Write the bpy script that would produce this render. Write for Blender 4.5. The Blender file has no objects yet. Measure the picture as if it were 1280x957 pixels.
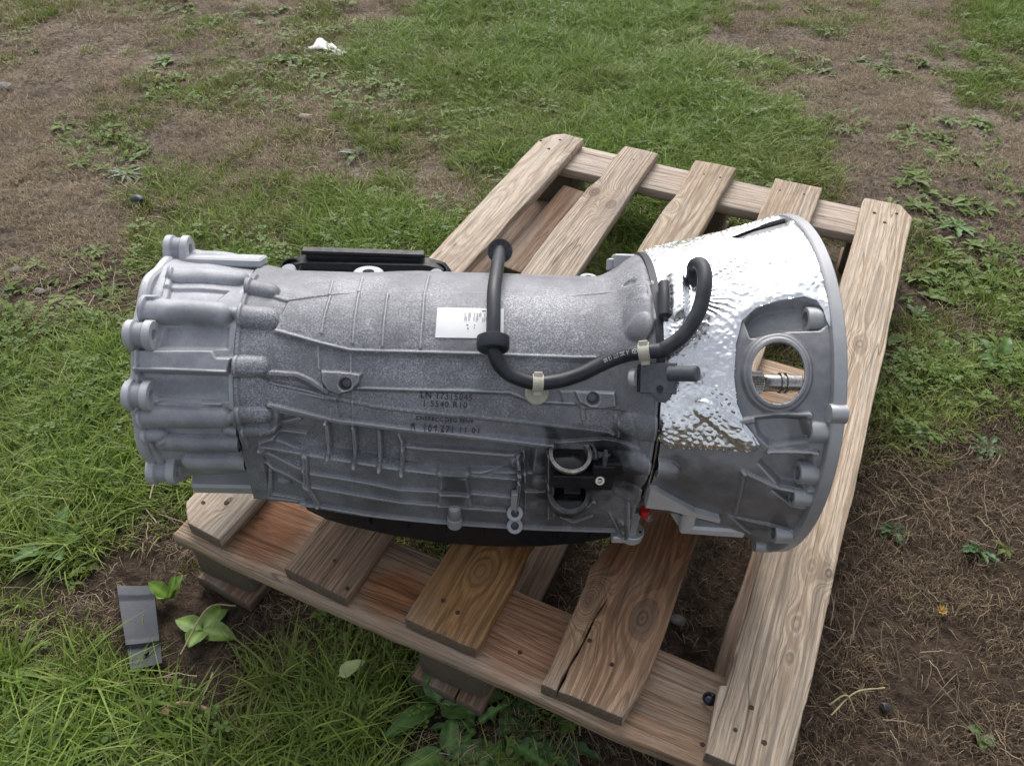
import bpy, math, random
import numpy as np
from mathutils import Vector, Matrix
random.seed(7); RNG = np.random.default_rng(7)
SC = bpy.context.scene
COL = SC.collection

# ------------------------------------------------------------------ camera
CAMW = np.array([2.2659235856683866, 0.505852296432903, -0.20620865637157784])   # rotation vector
CAMP = np.array([0.674357025395325, -0.42540572702307333, 0.8609639417558195])
FPX = 1024.679
def _rot(w):
    t = np.linalg.norm(w); k = w / t
    K = np.array([[0, -k[2], k[1]], [k[2], 0, -k[0]], [-k[1], k[0], 0]])
    return np.eye(3) + np.sin(t) * K + (1 - np.cos(t)) * K @ K
RC = _rot(CAMW)
def proj(P):
    q = (np.asarray(P) - CAMP) @ RC.T
    return q[..., 0] / q[..., 2] * FPX + 640, q[..., 1] / q[..., 2] * FPX + 478.5
def onplane(px, py, z):
    D = RC.T @ np.array([(px - 640) / FPX, (py - 478.5) / FPX, 1])
    return CAMP + (z - CAMP[2]) / D[2] * D
cam = bpy.data.cameras.new('camera'); camo = bpy.data.objects.new('camera', cam); COL.objects.link(camo)
cam.sensor_width = 36; cam.lens = FPX / 1280 * 36; cam.clip_end = 500; cam.clip_start = .02
m = Matrix.Identity(4)
for i in range(3):
    m[i][0] = RC[0][i]; m[i][1] = -RC[1][i]; m[i][2] = -RC[2][i]; m[i][3] = CAMP[i]
camo.matrix_world = m
SC.camera = camo

# ------------------------------------------------------------------ world and sun (soft, overcast, from the far left)
SUN_EL, SUN_AZ = math.radians(50), math.radians(-28)      # azimuth clockwise from +Y
w = bpy.data.worlds.new('World'); SC.world = w; w.use_nodes = True
wn = w.node_tree; bg = wn.nodes['Background']
sky = wn.nodes.new('ShaderNodeTexSky'); sky.sky_type = 'NISHITA'; sky.sun_disc = False
sky.sun_elevation = SUN_EL; sky.sun_rotation = SUN_AZ; sky.dust_density = 4; sky.air_density = 1.0; sky.ozone_density = 1
hs = wn.nodes.new('ShaderNodeHueSaturation'); hs.inputs['Saturation'].default_value = .30
wn.links.new(sky.outputs[0], hs.inputs['Color']); wn.links.new(hs.outputs[0], bg.inputs[0])
bg.inputs[1].default_value = 0.14
sl = bpy.data.lights.new('sun', 'SUN'); sl.energy = 1.15; sl.angle = math.radians(35); sl.color = (1, .97, .93)
so = bpy.data.objects.new('sun', sl); COL.objects.link(so)
sd = Vector((math.sin(SUN_AZ) * math.cos(SUN_EL), math.cos(SUN_AZ) * math.cos(SUN_EL), math.sin(SUN_EL)))
so.rotation_euler = sd.to_track_quat('Z', 'Y').to_euler(); so.location = (0, 0, 5)
SC.view_settings.view_transform = 'Standard'; SC.view_settings.look = 'None'
SC.view_settings.gamma = 1; SC.view_settings.exposure = 0.55

# ------------------------------------------------------------------ numpy noise
_LAT = RNG.random((256, 256))
def vnoise(x, y, seed=0):
    x = np.asarray(x) + seed * 17.31; y = np.asarray(y) + seed * 9.77
    xi = np.floor(x).astype(int); yi = np.floor(y).astype(int); fx = x - xi; fy = y - yi
    fx = fx * fx * (3 - 2 * fx); fy = fy * fy * (3 - 2 * fy)
    g = lambda a, b: _LAT[a % 256, b % 256]
    return (g(xi, yi) * (1 - fx) + g(xi + 1, yi) * fx) * (1 - fy) + (g(xi, yi + 1) * (1 - fx) + g(xi + 1, yi + 1) * fx) * fy
def fbm(x, y, o=4, seed=0):
    s = 0; a = .5
    for i in range(o): s = s + a * (vnoise(x, y, seed + i) - .5) * 2; x = x * 2.03; y = y * 2.03; a *= .5
    return s
def sstep(a, b, x):
    t = np.clip((x - a) / (b - a), 0, 1); return t * t * (3 - 2 * t)

# ------------------------------------------------------------------ object helpers
def link(o, parent=None):
    COL.objects.link(o)
    if parent is not None: o.parent = parent
    return o
def ORG(parent):
    p = np.zeros(3)
    while parent is not None: p = p + np.array(parent.location); parent = parent.parent
    return p
def mesh_np(name, V, F, mat, parent=None, smooth=True, attrs=None, mats=None):
    """V world coordinates (n,3); F (m,k) array or list of tuples."""
    V = np.asarray(V, float) - ORG(parent)
    if parent is not None and parent.rotation_euler[2]:
        rz = parent.rotation_euler[2]; V = np.stack([V[:, 0] * math.cos(rz) + V[:, 1] * math.sin(rz), -V[:, 0] * math.sin(rz) + V[:, 1] * math.cos(rz), V[:, 2]], 1)
    me = bpy.data.meshes.new(name)
    if isinstance(F, np.ndarray):
        k = F.shape[1]
        me.vertices.add(len(V)); me.vertices.foreach_set('co', V.ravel())
        me.loops.add(F.size); me.loops.foreach_set('vertex_index', F.ravel().astype(np.int32))
        me.polygons.add(len(F)); me.polygons.foreach_set('loop_start', np.arange(0, F.size, k, dtype=np.int32))
        me.update(calc_edges=True)
    else:
        me.from_pydata([tuple(v) for v in V], [], [tuple(int(i) for i in f) for f in F]); me.update()
    me.polygons.foreach_set('use_smooth', [smooth] * len(me.polygons))
    if attrs:
        for k2, a in attrs.items():
            at = me.attributes.new(k2, 'FLOAT', 'POINT'); at.data.foreach_set('value', np.asarray(a, np.float32).ravel())
    me.materials.append(mat); me.validate()
    o = bpy.data.objects.new(name, me)
    return link(o, parent)
def tag(o, label=None, cat=None, group=None, kind=None):
    if label: o['label'] = label
    if cat: o['category'] = cat
    if group: o['group'] = group
    if kind: o['kind'] = kind
    return o
def empty(name, loc, label, cat, group=None):
    o = bpy.data.objects.new(name, None); o.location = loc; o.empty_display_size = .05
    link(o); return tag(o, label, cat, group)
def autosmooth(o, ang=35):
    me = o.data
    try: me.set_sharp_from_angle(angle=math.radians(ang))
    except Exception: pass
    return o
class MB:
    """collects shapes into one mesh (world coordinates)"""
    def __init__(s): s.V = []; s.F = []
    def add(s, V, F):
        b = len(s.V); s.V += [tuple(v) for v in V]; s.F += [tuple(i + b for i in f) for f in F]; return s
    def box(s, c, ax, ay, az, hx, hy, hz, bev=0):
        c, ax, ay, az = map(np.asarray, (c, ax, ay, az))
        if bev <= 0:
            V = [c + ax * hx * i + ay * hy * j + az * hz * k for k in (-1, 1) for i, j in ((-1, -1), (1, -1), (1, 1), (-1, 1))]
            return s.add(V, [(3, 2, 1, 0), (4, 5, 6, 7), (0, 1, 5, 4), (1, 2, 6, 5), (2, 3, 7, 6), (3, 0, 4, 7)])
        def ring(hx_, hy_, r, z):
            o = []
            for i, j, a0 in ((1, 1, 0), (-1, 1, 90), (-1, -1, 180), (1, -1, 270)):
                for q in range(4):
                    a = math.radians(a0 + q * 30)
                    o.append(c + ax * (i * (hx_ - r) + r * math.cos(a)) + ay * (j * (hy_ - r) + r * math.sin(a)) + az * z)
            return o
        R = [ring(hx - bev, hy - bev, bev * .5, -hz), ring(hx, hy, bev, -hz + bev), ring(hx, hy, bev, hz - bev), ring(hx - bev, hy - bev, bev * .5, hz)]
        return s.loft(R)
    def loft(s, R, caps=True, closed=True):
        n = len(R[0]); V = [v for r in R for v in r]; F = []
        for i in range(len(R) - 1):
            for j in range(n if closed else n - 1):
                k = (j + 1) % n; F.append((i * n + j, i * n + k, (i + 1) * n + k, (i + 1) * n + j))
        if caps: F.append(tuple(range(n))[::-1]); F.append(tuple((len(R) - 1) * n + j for j in range(n)))
        return s.add(V, F)
    def lathe(s, o, ax, prof, n=24, ref=None):
        o = np.asarray(o, float); ax = np.asarray(ax, float) / np.linalg.norm(ax)
        ref = np.array([0, 0, 1.]) if ref is None else np.asarray(ref)
        x = np.cross(ax, ref)
        if np.linalg.norm(x) < 1e-3: x = np.cross(ax, [1, 0, 0])
        x /= np.linalg.norm(x); y = np.cross(ax, x)
        return s.loft([[o + ax * h + r * (x * math.cos(6.28318 * k / n) + y * math.sin(6.28318 * k / n)) for k in range(n)] for h, r in prof])
    def tube(s, P, r, n=16, rad=None):
        P = np.asarray(P, float); T = np.gradient(P, axis=0); T /= np.linalg.norm(T, axis=1)[:, None]
        x = np.cross(T[0], [0.3, .2, 1]); x /= np.linalg.norm(x); R = []
        for i in range(len(P)):
            x = x - T[i] * (x @ T[i]); x /= np.linalg.norm(x); y = np.cross(T[i], x)
            ri = r if rad is None else rad[i]
            R.append([P[i] + ri * (x * math.cos(6.28318 * k / n) + y * math.sin(6.28318 * k / n)) for k in range(n)])
        return s.loft(R)
    def build(s, name, mat, parent=None, smooth=True, ang=35):
        o = mesh_np(name, np.array(s.V), s.F, mat, parent, smooth)
        import bmesh
        bm = bmesh.new(); bm.from_mesh(o.data); bmesh.ops.recalc_face_normals(bm, faces=bm.faces); bm.to_mesh(o.data); bm.free()
        if smooth: autosmooth(o, ang)
        return o
def spline(P, n=12):
    P = np.asarray(P, float); Q = np.vstack([2 * P[0] - P[1], P, 2 * P[-1] - P[-2]]); out = []
    for i in range(1, len(Q) - 2):
        for k in range(n):
            t = k / n; a, b, c, d = Q[i - 1], Q[i], Q[i + 1], Q[i + 2]
            out.append(.5 * ((2 * b) + (-a + c) * t + (2 * a - 5 * b + 4 * c - d) * t * t + (-a + 3 * b - 3 * c + d) * t ** 3))
    out.append(P[-1]); return np.array(out)

# ------------------------------------------------------------------ material helpers
def newmat(name):
    mt = bpy.data.materials.new(name); mt.use_nodes = True; nt = mt.node_tree
    return mt, nt, nt.nodes['Principled BSDF']
def ND(nt, typ, ins=None, **props):
    n = nt.nodes.new(typ)
    for k, v in props.items(): setattr(n, k, v)
    for k, v in (ins or {}).items():
        if isinstance(v, bpy.types.NodeSocket): nt.links.new(v, n.inputs[k])
        else: n.inputs[k].default_value = v
    return n
def MA(nt, op, a, b=0., c=0.): return ND(nt, 'ShaderNodeMath', {0: a, 1: b, 2: c}, operation=op).outputs[0]
def MR(nt, v, a, b, c=0., d=1.): return ND(nt, 'ShaderNodeMapRange', {0: v, 1: a, 2: b, 3: c, 4: d}, interpolation_type='SMOOTHSTEP').outputs[0]
def rgba(c): return (c[0], c[1], c[2], 1)
def MX(nt, f, a, b):
    a = rgba(a) if isinstance(a, tuple) and len(a) == 3 else a; b = rgba(b) if isinstance(b, tuple) and len(b) == 3 else b
    return ND(nt, 'ShaderNodeMix', {0: f, 6: a, 7: b}, data_type='RGBA').outputs[2]
def NZ(nt, vec, scale, detail=4, rough=.5, dist=0.):
    return ND(nt, 'ShaderNodeTexNoise', {'Vector': vec, 'Scale': scale, 'Detail': detail, 'Roughness': rough, 'Distortion': dist}).outputs[0]
def OC(nt): return ND(nt, 'ShaderNodeTexCoord').outputs['Object']
def BUMP(nt, bsdf, h, strength, dist):
    b = ND(nt, 'ShaderNodeBump', {'Height': h, 'Strength': strength, 'Distance': dist}); nt.links.new(b.outputs[0], bsdf.inputs['Normal'])
def put(nt, bsdf, **k):
    for a, v in k.items():
        s = bsdf.inputs[a.replace('_', ' ')]
        if isinstance(v, bpy.types.NodeSocket): nt.links.new(v, s)
        else: s.default_value = rgba(v) if isinstance(v, tuple) and len(v) == 3 else v
def simple(name, col, rough=.5, metal=0., nscale=80., nvar=.25, bump=.0, bdist=.001, **k):
    mt, nt, b = newmat(name); co = OC(nt); n = NZ(nt, co, nscale, 5, .6)
    c = MX(nt, MR(nt, n, .3, .7), tuple(x * (1 - nvar) for x in col), tuple(min(1, x * (1 + nvar)) for x in col))
    put(nt, b, Base_Color=c, Roughness=MR(nt, n, .2, .8, max(0, rough - .12), min(1, rough + .12)), Metallic=metal, **k)
    if bump: BUMP(nt, b, n, bump, bdist)
    return mt

def cast_alu(name, lo, hi, white, speck, rough=.56, metal=.42):
    mt, nt, b = newmat(name); co = OC(nt)
    big = NZ(nt, co, 14, 5, .6); mid = NZ(nt, co, 60, 5, .65); fine = NZ(nt, co, 900, 3, .7); fine2 = NZ(nt, co, 430, 2, .6)
    stain = ND(nt, 'ShaderNodeAttribute', attribute_name='stain').outputs['Fac']
    dust = ND(nt, 'ShaderNodeAttribute', attribute_name='dust').outputs['Fac']
    c = MX(nt, MR(nt, MA(nt, 'ADD', MA(nt, 'MULTIPLY', big, .6), MA(nt, 'MULTIPLY', mid, .4)), .35, .68), lo, hi)
    sp = MA(nt, 'ADD', MA(nt, 'MULTIPLY', fine, .6), MA(nt, 'MULTIPLY', fine2, .4))
    f = MA(nt, 'MULTIPLY', MR(nt, sp, .47, .62), MA(nt, 'MULTIPLY', dust, MR(nt, MA(nt, 'ADD', big, MA(nt, 'MULTIPLY', mid, .5)), .55, .85, .35, 1.0)))
    f = MA(nt, 'MULTIPLY', f, speck)
    c = MX(nt, f, c, white)
    dk = MA(nt, 'MULTIPLY', MR(nt, sp, .47, .38), MA(nt, 'MULTIPLY', dust, .55))
    c = MX(nt, dk, c, (.09, .09, .10))
    c = MX(nt, MA(nt, 'MULTIPLY', stain, MR(nt, mid, .25, .6, .7, 1.0)), c, (.018, .018, .02))
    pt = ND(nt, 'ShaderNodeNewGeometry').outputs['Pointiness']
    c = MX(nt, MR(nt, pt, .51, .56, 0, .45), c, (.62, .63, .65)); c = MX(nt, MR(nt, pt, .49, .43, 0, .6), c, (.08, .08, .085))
    put(nt, b, Base_Color=c, Metallic=MA(nt, 'MULTIPLY', MA(nt, 'SUBTRACT', 1., f), metal),
        Roughness=MA(nt, 'SUBTRACT', MR(nt, mid, .2, .8, rough - .08, rough + .15), MA(nt, 'MULTIPLY', stain, .25)))
    BUMP(nt, b, MA(nt, 'ADD', MA(nt, 'MULTIPLY', fine, .5), MA(nt, 'MULTIPLY', mid, .6)), .35, .0012)
    return mt
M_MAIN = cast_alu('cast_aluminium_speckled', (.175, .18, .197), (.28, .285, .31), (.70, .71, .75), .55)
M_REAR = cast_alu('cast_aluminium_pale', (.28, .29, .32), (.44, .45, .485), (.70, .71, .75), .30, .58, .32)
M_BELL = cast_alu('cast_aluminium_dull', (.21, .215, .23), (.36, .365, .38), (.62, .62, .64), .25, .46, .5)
M_DULL = simple('dull_worn_metal', (.22, .215, .205), .34, .7, 120, .5, .3, .001)
M_GRIMY = simple('oily_cast_metal', (.10, .10, .105), .35, .5, 90, .5, .3, .001)
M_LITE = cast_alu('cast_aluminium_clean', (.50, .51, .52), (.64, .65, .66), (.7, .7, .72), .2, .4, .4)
M_RUB = simple('black_rubber', (.024, .028, .036), .48, 0, 45, .45, .25, .0008)
M_BLK = simple('black_plastic', (.014, .016, .019), .42, 0, 120, .3, .1, .0005, Specular_IOR_Level=.28)
M_OIL = simple('oily_black', (.008, .008, .009), .12, 0, 60, .3, .2, .001)
M_BRK = simple('dark_grey_bracket', (.085, .09, .105), .5, .1, 200, .2, .1, .0004)
M_STEEL = simple('machined_steel', (.42, .40, .38), .25, .9, 300, .25)
M_ZINC = simple('zinc_bolt', (.55, .53, .48), .3, .85, 200, .25)
M_BEIGE = simple('beige_nylon', (.48, .46, .37), .5, 0, 200, .1)
M_RED = simple('red_plastic', (.62, .03, .025), .4, 0, 200, .15)
M_LABEL = simple('white_sticker_paper', (.86, .87, .88), .5, 0, 60, .03)
M_INK = simple('grey_print_ink', (.16, .16, .17), .6, 0, 400, .5)
M_PRINT = simple('white_print', (.62, .64, .66), .5, 0, 800, .3)
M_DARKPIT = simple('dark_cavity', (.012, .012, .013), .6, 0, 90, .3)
def foil_mat():
    mt, nt, b = newmat('aluminium_foil'); co = OC(nt); n = NZ(nt, co, 190, 4, .6); n2 = NZ(nt, co, 35, 3, .6)
    put(nt, b, Base_Color=MX(nt, MR(nt, n2, .4, .7), (.90, .92, .95), (.97, .97, .97)), Metallic=1., Roughness=MR(nt, n, .3, .7, .20, .36))
    BUMP(nt, b, MA(nt, 'ADD', n, n2), .25, .0012)
    return mt
M_FOIL = foil_mat()

# ==================================================================  GEARBOX
GD = np.array([0.90102094, 0.43230586, -0.03567771])      # axis, towards the bell mouth
GC = np.array([0.66051603, 0.36956861, 0.19842729])       # centre of the bell mouth
GU = np.array([0.43258127, -0.90159495, 0.0])             # towards the camera side
GV = np.cross(GU, GD)                                      # up
def W(s, a, b): return GC - GD * s + GU * a + GV * b
gear = empty('gearbox', (0.42, 0.26, 0.001), 'grey cast aluminium automatic gearbox with silver foil heat shield, lying on the wooden pallet', 'gearbox')

class Surf:
    def __init__(f, S, T, pa, pb, na, nb, off, ks=None):
        """S axial samples, T metric cross-section samples; pa,pb(T) profile, na,nb(T) normals, off(S,T) base offset"""
        f.S, f.T = S, T; f.SS, f.TT = np.meshgrid(S, T, indexing='ij')
        o = off(f.SS, f.TT)
        bb = pb + nb * o
        if ks is not None: bb = np.where(bb < -.03, -.03 + (bb + .03) * ks(f.SS), bb)
        f.B = (GC - f.SS[..., None] * GD + (pa + na * o)[..., None] * GU + bb[..., None] * GV)
        f.N = (np.broadcast_to(na, o.shape))[..., None] * GU + (np.broadcast_to(nb, o.shape))[..., None] * GV
        dS = np.gradient(f.B, axis=0); dT = np.gradient(f.B, axis=1); tn = np.cross(dS, dT); tn /= np.linalg.norm(tn, axis=2)[..., None]
        f.TN = tn * np.sign((tn * f.N).sum(2))[..., None]
        f.vis = (f.TN * (CAMP - f.B)).sum(2) > 0
        f.H = np.zeros_like(f.SS); f.ds = S[1] - S[0]; f.dt = T[1] - T[0]
        f.u, f.v = proj(f.B); f.cache = {}
    def ij(f, px, py, off=0.):
        if off not in f.cache: f.cache[off] = proj(f.B + off * f.TN) if off else (f.u, f.v)
        u, v = f.cache[off]
        d = (u - px) ** 2 + (v - py) ** 2 + np.where(f.vis, 0, 1e7)
        return np.unravel_index(d.argmin(), d.shape)
    def st(f, px, py):
        i, j = f.ij(px, py); return f.S[i], f.T[j]
    def at(f, s, t, h=0.):
        """world point(s) by interpolation at (s,t), lifted h along the normal (with the relief)"""
        x = np.clip((np.asarray(s) - f.S[0]) / f.ds, 0, len(f.S) - 1.001); y = np.clip((np.asarray(t) - f.T[0]) / f.dt, 0, len(f.T) - 1.001)
        i = x.astype(int); j = y.astype(int); fx = (x - i)[..., None]; fy = (y - j)[..., None]
        G = f.B + (f.H[..., None] * f.N)
        P = (G[i, j] * (1 - fx) + G[i + 1, j] * fx) * (1 - fy) + (G[i, j + 1] * (1 - fx) + G[i + 1, j + 1] * fx) * fy
        return P + h * f.TN[i, j]
    def px(f, px, py, h=0.):
        i, j = f.ij(px, py, h); return f.B[i, j] + h * f.TN[i, j]
    def nrm(f, px, py): i, j = f.ij(px, py); return f.TN[i, j]
    # ---- relief
    def _win(f, P, m):
        P = np.asarray(P); a = np.searchsorted(f.S, P[:, 0].min() - m); b = np.searchsorted(f.S, P[:, 0].max() + m)
        c = np.searchsorted(f.T, P[:, 1].min() - m); d = np.searchsorted(f.T, P[:, 1].max() + m)
        return slice(a, max(b, a + 1)), slice(c, max(d, c + 1))
    def _P(f, pts, raw): return np.array(pts, float) if raw else np.array([f.st(*q) for q in pts])
    def _dl(f, P, w):
        s, t = f.SS[w], f.TT[w]; best = np.full(s.shape, 9.)
        for a, b in zip(P[:-1], P[1:]):
            ab = b - a; L = ab @ ab + 1e-12; k = np.clip(((s - a[0]) * ab[0] + (t - a[1]) * ab[1]) / L, 0, 1)
            best = np.minimum(best, np.hypot(s - a[0] - k * ab[0], t - a[1] - k * ab[1]))
        return best
    def sd(f, P, w):
        P2 = np.vstack([P, P[:1]]); d = f._dl(P2, w); s, t = f.SS[w], f.TT[w]; ins = np.zeros(s.shape, bool)
        for a, b in zip(P2[:-1], P2[1:]):
            c = (a[1] > t) != (b[1] > t)
            with np.errstate(divide='ignore', invalid='ignore'):
                xs = (b[0] - a[0]) * (t - a[1]) / (b[1] - a[1] + 1e-15) + a[0]
            ins ^= c & (s < xs)
        return np.where(ins, -d, d)
    def ridge(f, pts, wd, h, raw=False):
        P = f._P(pts, raw); w = f._win(P, wd * 1.6); d = f._dl(P, w)
        f.H[w] += h * (1 - sstep(wd * .5, wd, d)); return f
    def caps(f, pts, r, h=None, raw=False, sink=0.):
        """half-round cylinder lying on the surface"""
        h = r if h is None else h
        P = f._P(pts, raw); w = f._win(P, r * 1.5); d = f._dl(P, w)
        prof = np.sqrt(np.clip(1 - (d / r) ** 2, 0, 1)) * h - sink
        f.H[w] = np.where(d < r, np.maximum(f.H[w], prof + .25 * f.H[w]), f.H[w]); return f
    def pad(f, pts, h, bev=.002, raw=False):
        P = f._P(pts, raw); w = f._win(P, bev * 2 + .002); d = f.sd(P, w)
        f.H[w] += h * (1 - sstep(-bev * .7, bev * .7, d)); return f
    def boss(f, c, r, h, bev=.0015, raw=False):
        P = f._P([c], raw); w = f._win(P, r + bev * 2); d = np.hypot(f.SS[w] - P[0, 0], f.TT[w] - P[0, 1])
        f.H[w] += h * (1 - sstep(r - bev, r + bev, d)); return f
    def dome(f, c, r, h, raw=False):
        P = f._P([c], raw); w = f._win(P, r * 1.2); d = np.hypot(f.SS[w] - P[0, 0], f.TT[w] - P[0, 1])
        f.H[w] = np.maximum(f.H[w], f.H[w] + h * np.sqrt(np.clip(1 - (d / r) ** 2, 0, 1))); return f
    def build(f, name, mat, parent, keep=None, V=None, attrs=None):
        V = (f.B + f.H[..., None] * f.N) if V is None else V
        ns, nt = f.SS.shape; idx = np.arange(ns * nt).reshape(ns, nt)
        F = np.stack([idx[:-1, :-1], idx[:-1, 1:], idx[1:, 1:], idx[1:, :-1]], -1).reshape(-1, 4)
        V = V.reshape(-1, 3)
        q = F[len(F) // 2]; n = np.cross(V[q[1]] - V[q[0]], V[q[2]] - V[q[0]])
        if n @ f.N.reshape(-1, 3)[q[0]] < 0: F = F[:, ::-1]
        if keep is not None:
            k = keep.ravel(); F = F[k[F].all(1)]
            used = np.unique(F); re = np.full(len(V), -1); re[used] = np.arange(len(used)); V = V[used]; F = re[F]
            if attrs: attrs = {a: b.ravel()[used] for a, b in attrs.items()}
        return mesh_np(name, V, np.ascontiguousarray(F), mat, parent, True, attrs)
    def paint(f, blobs, seed=0):
        A = np.zeros_like(f.SS)
        n = fbm(f.SS * 70, f.TT * 70, 4, seed)
        for (px, py, rx, ry, v) in blobs:
            d = np.hypot((f.u - px) / rx, (f.v - py) / ry) + n * .45
            A = np.maximum(A, v * (1 - sstep(.55, 1.1, d)) * f.vis)
        return A

# ---------------- main housing
def profile_main(step):
    pts = []
    for th in np.radians(np.arange(-142, 90.01, .5)): pts.append((.12 * math.sin(th), .12 * math.cos(th)))
    for b in np.arange(-.001, -.124, -.001): pts.append((.12 + .003 * min(1, -b / .03), b))
    for k in range(1, 10):
        a = math.radians(k * 10); pts.append((.113 + .01 * math.cos(a), -.125 - .01 * math.sin(a)))
    for a in np.arange(.112, -.06, -.002): pts.append((a, -.135))
    P = np.array(pts); L = np.concatenate([[0], np.cumsum(np.hypot(*np.diff(P, axis=0).T))])
    t0 = np.interp(0, np.arange(1), [0])
    T = np.arange(0, L[-1], step); a = np.interp(T, L, P[:, 0]); b = np.interp(T, L, P[:, 1])
    ta = np.gradient(a); tb = np.gradient(b); na, nb = -tb, ta
    k = np.hypot(na, nb); na, nb = na / k, nb / k
    if na[len(na) // 2] * a[len(a) // 2] + nb[len(nb) // 2] * b[len(b) // 2] < 0: na, nb = -na, -nb
    ker = np.ones(9) / 9
    na = np.convolve(np.pad(na, 4, 'edge'), ker, 'valid'); nb = np.convolve(np.pad(nb, 4, 'edge'), ker, 'valid')
    return T, a, b, na, nb
T, pa, pb, na, nb = profile_main(.001)
th_of = np.degrees(np.arctan2(pa, pb))
def off_main(s, t):
    th = np.interp(t, T, np.unwrap(np.arctan2(pa, pb)))
    upper = 1 - sstep(math.radians(92), math.radians(112), np.abs(th))
    fl = .027 * (1 - sstep(.170, .225, s)) ** 1.3
    near = sstep(.575, .604, s) * .001
    waist = -.004 * sstep(.42, .50, s) * (1 - sstep(.57, .6, s))
    return (fl + waist) * upper + near + .010 * (1 - sstep(.17, .19, s)) * (1 - upper)
def skirt_b(s): return -.135 + .045 * np.clip((s - .2) / .4, 0, 1) ** 2.0
mh = Surf(np.arange(.171, .6045, .001), T, pa, pb, na, nb, off_main, lambda s: (skirt_b(s) + .03) / (-.135 + .03))
# raised middle panel between the two long lips, with its cross ribs
mh.pad([(343, 416), (362, 377), (412, 371), (450, 367), (487, 369), (560, 369), (614, 370), (707, 372), (754, 369), (780, 361), (812, 358), (820, 400),
        (800, 440), (745, 449), (719, 449), (607, 445), (560, 444), (479, 442), (437, 440), (399, 431)], .0035, .0022)
mh.ridge([(341, 370), (362, 376), (412, 370), (450, 366), (487, 367), (560, 367), (614, 368), (707, 371), (754, 368), (778, 360), (815, 357)], .0035, .0020)
mh.ridge([(343, 415), (399, 431), (437, 440), (479, 442), (560, 444), (607, 445), (719, 449), (745, 450)], .0035, .0016)
for a in ([(403, 418), (406, 400), (413, 374)], [(441, 430), (444, 400), (449, 370)], [(478, 433), (481, 400), (485, 371)], [(526, 436), (528, 400), (531, 371)]):
    mh.ridge(a, .0016, .0016)
for a in ([(449, 368), (453, 348)], [(531, 368), (536, 345)], [(398, 434), (399, 461)], [(438, 443), (439, 466)], [(412, 371), (416, 352)]):
    mh.ridge(a, .0015, .0014)
mh.ridge([(441, 470), (441, 535)], .0012, .0009)
mh.ridge([(403, 480), (404, 520)], .0010, .0007)
# lug pads with holes
mh.pad([(402, 463), (424, 464), (452, 467), (449, 478), (440, 488), (424, 492), (411, 487), (404, 476)], .006, .0016)
mh.boss((433, 479), .0062, -.011, .0012)
mh.pad([(718, 489), (768, 490), (769, 507), (752, 509), (736, 508), (724, 500)], .006, .0016)
mh.boss((741, 497), .0062, -.011, .0012)
mh.pad([(700, 488), (718, 489), (730, 505), (705, 503)], .002, .002)
# long lips below
mh.ridge([(320, 466), (348, 467), (372, 469), (389, 476), (408, 489)], .0035, .0028)
mh.pad([(327, 472), (372, 474), (400, 490), (420, 497), (380, 492), (341, 484)], -.004, .003)
mh.ridge([(337, 478), (380, 487), (420, 497)], .0018, .0022)
mh.ridge([(448, 486), (521, 488), (585, 489), (637, 491), (665, 502), (717, 505)], .0026, .0024)
mh.pad([(448, 486), (521, 488), (637, 491), (665, 502), (717, 505), (731, 511), (790, 516), (800, 560), (700, 552), (590, 540), (424, 522), (420, 497), (430, 490)], -.0025, .0014)
mh.ridge([(341, 481), (418, 498), (466, 508), (508, 513), (560, 519), (590, 521), (661, 529), (731, 538), (766, 543)], .0030, .0022)
mh.ridge([(337, 505), (397, 519), (424, 525), (466, 530), (508, 535), (560, 541), (590, 544), (642, 550), (690, 556)], .0035, .0045)
mh.ridge([(728, 510), (730, 524)], .0030, .0020)
# pocket band under the lip: scooped wall with upright fins
mh.pad([(350, 519), (397, 527), (424, 531), (466, 537), (508, 542), (560, 548), (642, 556), (668, 562), (664, 590), (546, 588), (502, 583), (445, 573), (383, 563), (345, 548)], -.011, .0045)
for a in ([(407, 527), (410, 567)], [(441, 533), (444, 576)], [(473, 540), (475, 580)], [(503, 560), (503, 586)]):
    mh.ridge(a, .0030, .010)
mh.pad([(498, 553), (506, 560), (560, 565), (648, 572), (652, 586), (600, 590), (546, 588), (506, 580)], .005, .002)
mh.ridge([(497, 552), (506, 562), (534, 566), (560, 566), (632, 573), (652, 571)], .0024, .0022)
mh.ridge([(326, 558), (383, 566), (445, 575), (502, 584), (550, 589), (600, 593), (648, 597)], .0035, .0045)
# skirt ribs
mh.ridge([(389, 589), (430, 596), (466, 602), (500, 609), (550, 612), (590, 614), (637, 619)], .0030, .0048)
mh.ridge([(391, 606), (445, 616), (498, 625), (560, 630), (632, 636)], .0030, .0048)
mh.ridge([(378, 627), (404, 631), (466, 641), (518, 649), (576, 655), (637, 657), (707, 663), (780, 670)], .0042, .0055)
mh.ridge([(381, 566), (383, 604), (397, 628)], .0040, .0040)
mh.ridge([(324, 560), (350, 571), (378, 584)], .0030, .0045)
mh.ridge([(334, 578), (360, 590), (386, 606)], .0030, .0045)
mh.ridge([(329, 540), (360, 531), (372, 528)], .0040, .0045)
mh.ridge([(326, 552), (352, 545), (380, 549)], .0030, .0035)
mh.pad([(330, 572), (345, 588), (380, 612), (392, 628), (336, 622)], -.004, .003)
mh.dome((354, 603), .0085, .0055)
mh.ridge([(337, 588), (338, 618), (380, 626)], .0028, .004)
mh.ridge([(648, 572), (650, 600), (645, 634)], .0034, .0065)
mh.ridge([(655, 571), (656, 600)], .0020, .003)
mh.pad([(550, 592), (584, 592), (590, 630), (548, 628)], .0045, .0025)
mh.caps([(552, 589), (582, 590)], .0055, .0060)
mh.boss((646, 582), .007, .003)
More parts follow.
